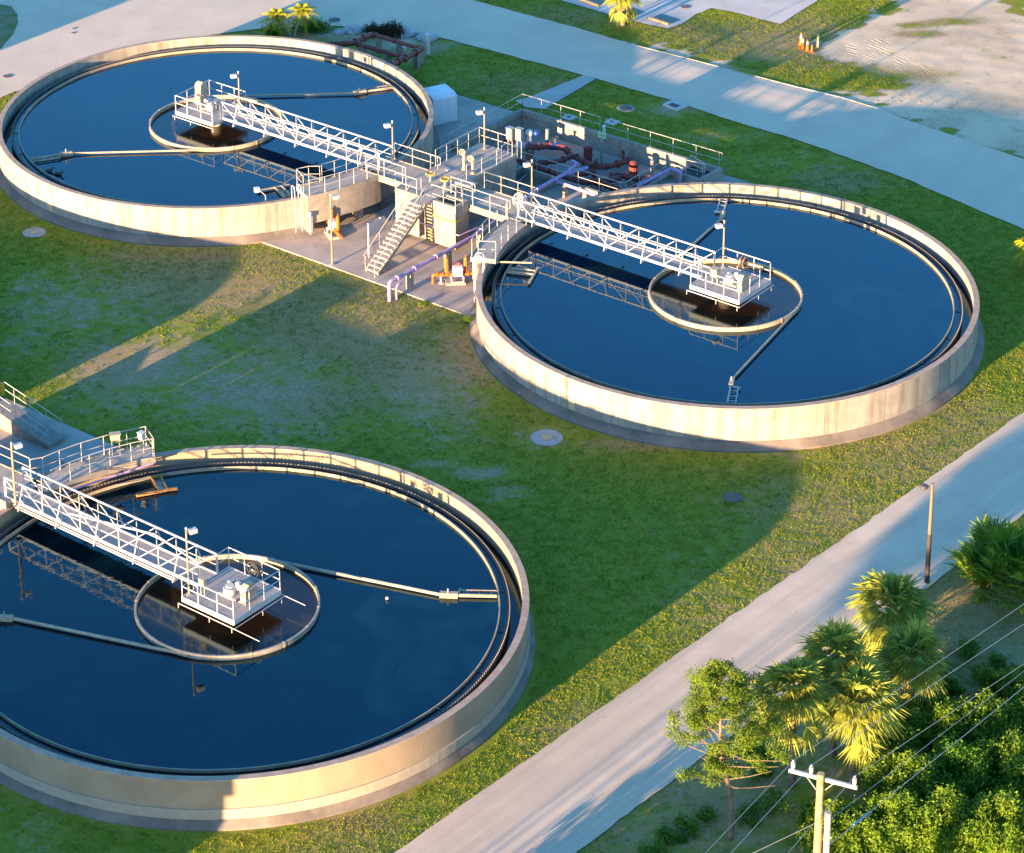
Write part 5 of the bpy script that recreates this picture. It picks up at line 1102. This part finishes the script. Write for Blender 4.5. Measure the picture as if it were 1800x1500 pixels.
sabal(at(1842, 478), 1.6, 'yellowish palm leaning in at the right edge of the photo', 6, 34, 1.3, L_PALM2, (0, 0), 0, 6)
sabal(at(1392, 1380), 4.9, 'sunlit cabbage palm nearest the utility pole with a peeling trunk', 11, 48, 1.25, None, (-.1, -.1)); sabal(at(1500, 1378), 4.2, 'brightest cabbage palm in the middle with skirt leaves hanging', 12, 50, 1.3, None, (0, 0), 7, 7)
sabal(at(1462, 1325), 5.0, 'shaded cabbage palm behind the two sunlit ones', 13, 42, 1.15, None, (0, 0), 4); sabal(at(1597, 1262), 3.2, 'cabbage palm right of the group with trunk in shade', 14, 46, 1.2); sabal(at(1562, 1180), 3.5, 'cabbage palm nearest the street lamp', 15, 50, 1.3, None, (0, 0), 3)
def palmetto(p, s, label, seed, nl=60, rr=1.3):
    rnd = random.Random(seed); p = Vector(p); t = thing('saw_palmetto', p, label, 'palmetto', 'palmetto clumps'); V = []; T = []
    for i in range(nl):
        a = rnd.uniform(0, 6.28); el = rnd.uniform(.15, 1.45); q = p + Vector((math.cos(a), math.sin(a), 0)) * rnd.uniform(0, rr) * s + Vector((0, 0, rnd.uniform(.2, .9) * s)); d = Vector((math.cos(a) * math.cos(el), math.sin(a) * math.cos(el), math.sin(el)))
        v_, t_ = fan_leaf(q, d, .75 * s, 150, 13, seed * 31 + i, .15, .5 * s); k = len(V); V += v_; T += [(x + k, y + k, z + k) for x, y, z in t_]
    tri_mesh('foliage', V, T, L_PALM if seed % 2 else L_BUSH, t); b = MB()
    for i in range(5): a = i * 1.3; b.path([p, p + Vector((math.cos(a) * rr * .5, math.sin(a) * rr * .5, .4 * s))], .07, 6)
    b.build('stems', PBARK, t, True)
palmetto(at(1785, 1045), 1.75, 'large green palmetto clump at the right edge below the road', 22, 200, 1.2); palmetto(at(1830, 985), 1.0, 'palmetto clump behind the large one, cut by the right edge', 23, 50, 1.3); palmetto(at(1485, 1165), .9, 'dark palmetto crown between the palms and the road', 21, 50, 1.2); palmetto(at(1560, 1210), .8, 'small shaded palmetto under the right hand palms', 24, 36, 1.1)
# cypress like tree
def airy_tree(p, h, label, seed):
    rng = np.random.default_rng(seed); rnd = random.Random(seed); p = Vector(p); t = thing('cypress_tree', p, label, 'tree'); top = p + Vector((-.9, .1, h))
    pts = [p + Vector((-.9 * (i / 8) ** 1.5 + .12 * math.sin(i * 1.1), .1 * math.sin(i), h * i / 8)) for i in range(9)]
    MB().path(pts, [.15, .135, .12, .105, .09, .075, .055, .035, .015], 10).build('trunk', BARK, t, True)
    b = MB(); cl = []
    for i in range(64):
        f = .30 + .68 * i / 63; q = pts[min(7, int(f * 8))].lerp(pts[min(8, int(f * 8) + 1)], f * 8 - int(f * 8)); a = i * 2.399 + rnd.uniform(-.4, .4); L_ = (2.7 if f < .55 else 2.75) * (1 - max(0, f - .45) * 1.35) * rnd.uniform(.45, 1.2)
        if f < .42: L_ *= .6
        e = q + Vector((math.cos(a) * L_, math.sin(a) * L_, L_ * rnd.uniform(.15, .55))); b.path([q, q.lerp(e, .5) + Vector((0, 0, -.06)), e], [.035, .022, .008], 5)
        if f >= .40 or rnd.random() < .25:
            for k in range(3):
                g_ = rnd.uniform(.5, 1.05); c = q.lerp(e, g_) + Vector((rnd.uniform(-.25, .25), rnd.uniform(-.25, .25), rnd.uniform(-.05, .3))); s_ = rnd.uniform(.14, .46); cl.append((np.array(c), s_ * 1.1, s_ * 1.1, s_ * .6))
    for i in range(7): c = top + Vector((rnd.uniform(-.3, .3), rnd.uniform(-.3, .3), rnd.uniform(-.5, .1))); cl.append((np.array(c), .22, .22, .25))
    b.build('branches', BARK, t, True); V, F_ = leafcloud(cl, 44000, .075, 1.2, rng); raw_mesh('crown', V - np.array(p), F_, L_PINE, t)
airy_tree(at(1283, 1474), 8.3, 'airy yellow green tree with a bare lower trunk beside the lower road', 8)
# mangrove shrubs: bottom right mass of countable crowns
sh = [((1470, 1505), 1.6, 1.5, 2.3, 'lowest bright shrub left of the pole base'), ((1440, 1470), .9, .9, 1.5, 'small yellow green shrub just left of the utility pole'), ((1560, 1500), 1.9, 1.7, 2.7, 'bright yellow green shrub right of the utility pole at the bottom'), ((1660, 1500), 1.9, 1.8, 2.7, 'bright shrub at the bottom edge, second right of the pole'), ((1760, 1490), 1.8, 1.8, 2.5, 'shrub in the bottom right corner'),
      ((1590, 1420), 1.9, 1.7, 2.5, 'shrub behind the short grey pole, dark in its middle'), ((1690, 1400), 2.0, 1.8, 2.7, 'darker tall shrub in the middle of the thicket'), ((1790, 1400), 1.9, 1.8, 2.6, 'shrub at the right edge above the bottom corner'), ((1560, 1345), 1.6, 1.5, 2.2, 'shrub under the skirt of the brightest palm'), ((1640, 1310), 1.9, 1.6, 2.2, 'light green shrub below the second wire'), ((1740, 1310), 2.0, 1.7, 2.4, 'dense green shrub right of the middle wires'), ((1820, 1300), 1.8, 1.7, 2.3, 'shrub cut by the right edge in the middle of the thicket'),
      ((1770, 1230), 1.4, 1.2, 1.6, 'low shrub at the right where the thicket begins'), ((1640, 1235), 1.2, 1.1, 1.2, 'low green shrub at the upper end of the thicket')]
for i, ((x, y), rx, ry, h, lb) in enumerate(sh): shrub('mangrove_shrub', at(x, y), rx, ry, h, 21000, lb, L_BUSH if i not in (5, 6, 8) else (L_BUSH if i % 3 else L_BUSH2), 'shrub', 'mangrove shrubs in the thicket', 60 + i, .125, nc=50)
lo_ = [((1180, 1475), .5), ((1205, 1465), .6), ((1245, 1440), .45), ((1330, 1360), .7), ((1360, 1420), .8), ((1320, 1440), .6), ((1700, 1150), .6), ((1650, 1180), .5), ((1725, 1190), .6), ((1680, 1215), .5), ((1620, 1195), .45), ((1750, 1170), .5), ((1150, 1500), .6), ((1340, 1330), .5), ((1310, 1310), .5)]
for i, ((x, y), s) in enumerate(lo_): shrub('weed_clump', at(x, y), s, s, s * .75, 900, 'low leafy weed clump on the shaded ground near the palms and poles', L_BUSH2, 'weed', 'low weed clumps near the trees', 90 + i, .11, 3, 6)
shrub('weed_clump', at(872, 0) if False else at(822, 566), .35, .35, .35, 500, 'bright green weed at the corner where the yard meets the right hand tank', L_BUSH, 'weed', None, 131, .09, 3, 5); shrub('weed_clump', at(745, 537), .3, .3, .2, 300, 'small bright weed on the yard edge below the purple pipe', L_BUSH, 'weed', None, 132, .08, 3, 5)
# grass tufts
def tufts():
    rng = np.random.default_rng(5); out = []; N_ = 640000
    xs = rng.uniform(0, 1800, N_); ys = rng.uniform(0, 1500, N_)
    # even in the ground plane: sample world positions over the visible quad
    X = rng.uniform(-30, 45, N_); Y = rng.uniform(95, 205, N_)
    keep = []
    cs = [(TC[k].x, TC[k].y) for k in 'ABCD']; polys = [ROADTOP, ROADBR, PARK, WALK]
    vx = X - ORG.x; vy = Y - ORG.y; u = vx * UU.x + vy * UU.y; v = vx * VV.x + vy * VV.y
    u2 = u + .7; v2 = v + 40.74
    ok = ~((u > -9.6) & (u < 9.6) & (v > -8.4) & (v < 16.7)) & ~((u > -13.3) & (u < 12.6) & (v > 9.3) & (v < 16.7)) & ~((u2 > -15) & (u2 < 9) & (v2 > -9.6) & (v2 < 9.45))
    for c in cs: ok &= ((X - c[0]) ** 2 + (Y - c[1]) ** 2) > 14.6 ** 2
    # in view
    D = np.stack([X, Y, np.full(N_, GZ) - CAMZ], 1); dz = D @ np.array(_f); px = PX + F_PX * (D @ np.array(RT)) / dz; py = PY - F_PX * (D @ np.array(UP)) / dz
    ok &= (px > -20) & (px < 1820) & (py > -20) & (py < 1520)
    idx = np.nonzero(ok)[0]; B_ = []
    from mathutils.bvhtree import BVHTree
    for i in idx:
        x, y = float(X[i]), float(Y[i])
        if any(in_poly(x, y, P) for P in polys): continue
        s_, d_, n1, n2 = surf_fast(x, y)
        if s_ > .4 + .35 * n2 or (s_ > .2 and rng.random() < .5): continue
        if n2 < -.05 and rng.random() < .5: continue
        B_.append((x, y, .7 + .5 * n2 + .3 * rng.random() - .25 * d_, d_))
    B_ = np.array(B_); n = len(B_); k = 3; a = rng.uniform(0, 6.28, (n, k)); h = (0.045 * B_[:, 2:3]) * rng.uniform(.6, 1.3, (n, k)); wd = .024
    cx = B_[:, 0:1] + rng.normal(0, .05, (n, k)); cy = B_[:, 1:2] + rng.normal(0, .05, (n, k)); le = rng.uniform(-.06, .06, (n, k, 2)); z0 = np.full((n, k), GZ - .01)
    V = np.stack([np.stack([cx - np.cos(a) * wd, cy - np.sin(a) * wd, z0], -1), np.stack([cx + np.cos(a) * wd, cy + np.sin(a) * wd, z0], -1), np.stack([cx + le[..., 0], cy + le[..., 1], z0 + h + .01], -1)], 2).reshape(-1, 3)
    m_ = leafmat('grass_blade', (.13, .20, .012), (.27, .26, .025), 0.4, .3)
    o = raw_mesh('grass', V, np.arange(len(V)).reshape(-1, 3), m_); tag(o, 'short green and straw coloured grass over the lawns', 'grass', kind='stuff')
def surf_fast(x, y):
    n2 = nz(x, y, 1.7, 9.2); s = 0.0; d_ = 0.0
    if in_poly(x, y, SANDW): return 1, 0, 0, n2
    for c, a, b, k, st in BW:
        q = ((x - c.x) / a) ** 2 + ((y - c.y) / b) ** 2
        if q < 3:
            g_ = st * math.exp(-q)
            if k == 's': s = max(s, g_)
            elif k == 'd': d_ = max(d_, g_)
    return s, d_, 0, n2
tufts()
# ------------------------------------------------------------------ utility pole and wires
zp_ = 9.6; pt = at(1443, 1360, zp_); base = Vector((pt.x, pt.y, GZ)); t = thing('utility_pole', base, 'tall wooden utility pole with a white crossarm at the bottom right', 'utility pole')
MB().tube(base, base + Vector((0, 0, zp_ - GZ)), .19, 14, .14).build('pole', WOOD, t, True)
ca, cb_ = at(1388, 1358, zp_ - .3), at(1508, 1389, zp_ - .3); dca = (cb_ - ca).normalized(); off_ = Vector((dca.y, -dca.x, 0)) * .0
MB().bar(ca + Vector((0, .14, 0)), cb_ + Vector((0, .14, 0)), .11, .13).build('crossarm', WHITE, t)
b = MB()
for k in (-.55, .55): b.bar(base + Vector((0, .1, zp_ - GZ - 1.0)), base + dca * k + Vector((0, .1, zp_ - GZ - .34)), .035)
b.build('arm_brace', GALV, t)
ins = []
for px_ in (1395, 1427, 1503):
    f = (px_ - 1388) / 120; q = ca.lerp(cb_, f) + Vector((0, .14, .06)); ins.append(q + Vector((0, 0, .42)))
    MB().tube(q, q + Vector((0, 0, .12)), .05, 10).tube(q + Vector((0, 0, .12)), q + Vector((0, 0, .36)), .085, 12).tube(q + Vector((0, 0, .36)), q + Vector((0, 0, .44)), .04, 8).build('insulator', mat('grey_porcelain', (.38, .36, .36), None, .3), t, True)
p2 = at(1456, 1428, 7.9); b2 = Vector((p2.x, p2.y, GZ)); t2 = thing('stub_pole', b2, 'shorter pale wooden pole just right of the utility pole', 'pole')
MB().tube(b2, b2 + Vector((0, 0, 7.9 - GZ)), .15, 14, .125).build('pole', mat('grey_pole_wood', (.42, .36, .30), (.3, .25, .2), .9, 3, bump=.4, bscale=12), t2, True); MB().box(b2 + Vector((0, 0, 7.2)), .3, .2, .1).build('bracket', GALV, t2)
def wire(a, c, sag, label, r=.012, g='overhead wires'):
    pts = [Vector(a).lerp(Vector(c), i / 24) - Vector((0, 0, sag * 4 * (i / 24) * (1 - i / 24))) for i in range(25)]
    tag(MB().path(pts, r, 6).build('overhead_wire', WIRE, None, True), label, 'wire', g)
def ext(a, b_, k): return a + (b_ - a) * k
W_ = [((1395, 1338), (1800, 1062), (1240, 1500), 'first'), ((1427, 1348), (1800, 1097), (1285, 1500), 'second'), ((1503, 1370), (1800, 1167), (1385, 1500), 'third')]
for i, (s_, e_, f_, nm) in enumerate(W_):
    z = ins[i].z; e = at(*e_, z - .35); wire(ins[i], ext(ins[i], e, 2.2), 0.0, f'{nm} wire from the left, running up right from the crossarm insulator', .011)
    e = at(*f_, z - .1); wire(ins[i], ext(ins[i], e, 3), 0.0, f'{nm} wire from the left, running down left from the crossarm insulator', .011)
e = at(1800, 1180, 7.0); s_ = at(1460, 1440, 7.6); wire(s_, ext(s_, e, 2), 0, 'fourth wire, thin, from the poles up to the right', .010)
e = at(1800, 1208, 6.6); s_ = at(1452, 1490, 7.2); wire(s_, ext(s_, e, 2), 0, 'lowest dark wire carrying a blue splice, up to the right', .016)
d_ = (e - s_); q = s_ + d_ * .13; tag(MB().tube(q, q + d_ * .075, .05, 10).build('cable_splice', mat('blue_splice', (.06, .16, .3), None, .4), None, True), 'dark blue splice on the lowest wire right of the short pole', 'cable splice')
e = at(1240, 1540, 7.1); s_ = at(1449, 1440, 7.8); wire(s_, ext(s_, e, 2), 0, 'thin wire from the poles down to the left', .010)
# ------------------------------------------------------------------ beyond the frame: unseen buildings added for shade, trees inferred from their shadows
def block(P, az, sx, sy, h, label, name='shade_building'):
    t = thing(name, P, label, 'building'); P = Vector(P); MB().box(P, sx, sy, h, az).build('wall', CONC2, t); MB().box(P + Vector((0, 0, h)), sx + .6, sy + .6, .25, az).build('roof', GALV, t)
    X = Vector((math.cos(az), math.sin(az), 0)); Y = Vector((-X.y, X.x, 0))
    for k in (-.3, 0, .3): MB().box(P + Y * (sy / 2 + .01) + X * sx * k + Vector((0, 0, 1.2)), 1.2, .06, 1.1, az).build('window', DARK, t)
sunv = Vector((math.cos(R(48)), math.sin(R(48)), 0)); sn = Vector((-sunv.y, sunv.x, 0))
q = at(400, 1400, 1.0); q = q - sunv * 33; block(q.xy.to_3d() + sn * 15.0 + Vector((0, 0, GZ)), R(48) - math.pi / 2, 30, 8, 5.4, 'unseen building added beyond the lower left corner to shade the nearest tank')  # unseen, put in to shade the front wall of the nearest tank
q = at(0, 90, GZ) - sunv * 24; block(q.xy.to_3d() + sn * 9.0 + Vector((0, 0, GZ)), R(48) - math.pi / 2, 18, 6, 4.4, 'unseen building added beyond the left edge to shade the apron')  # unseen, put in to shade the apron at the upper left
q0 = at(1020, 1495)
for i in range(7):
    k = i * 1.9; p = q0 - sunv * (9 + 2 * (i % 2)) - sn * (.2 + k * .9) 
    shrub('roadside_tree', p, 1.5, 1.5, 2.3 + .35 * (i % 3), 1500, 'dense low tree beyond the lower edge of the photo, beside the road', L_BUSH2, 'tree', 'low trees beyond the lower edge', 200 + i, .3)

def high_tree(p, h, rx, rz, n, seed, label='unseen thin trunked tree placed beyond the lower edge to throw soft shade'):
    rng = np.random.default_rng(seed); t = thing('roadside_tree', p, label, 'tree', 'thin trunked trees beyond the lower edge'); p = Vector(p); cl = []
    for i in range(16): a = rng.uniform(0, 6.28); q = rng.uniform(0, .8) * rx; cl.append((np.array([p.x + math.cos(a) * q, p.y + math.sin(a) * q, p.z + h + rng.uniform(-.5, .5) * rz]), rx * .38, rx * .38, rz * .4))
    V, F_ = leafcloud(cl, n, .34, rng=rng); raw_mesh('crown', V - np.array(p), F_, L_BUSH2, t); MB().path([p, p + Vector((.1, 0, h * .5)), p + Vector((0, 0, h))], [.07, .05, .04], 6).build('trunk', BARK, t, True)  # flat crown and thin trunk shaped for the shade they cast
for i, (tx, ty, hh, rx, rz) in enumerate([(1640, 915, 7.4, 1.3, .7), (1715, 880, 8.0, 2.2, .9), (1790, 850, 7.6, 2.4, 1.0), (1775, 800, 8.4, 1.3, .8), (1560, 1000, 7.0, .9, .5), (1720, 1130, 6.8, 2.4, .9), (1650, 1200, 7.2, 2.2, .9), (1330, 1400, 6.5, 1.8, .8)]):
    L_ = hh / math.tan(R(SUN_EL)); p = at(tx, ty, GZ) - sunv * L_; high_tree(Vector((p.x, p.y, GZ)), hh, rx, rz, 1600, 300 + i)
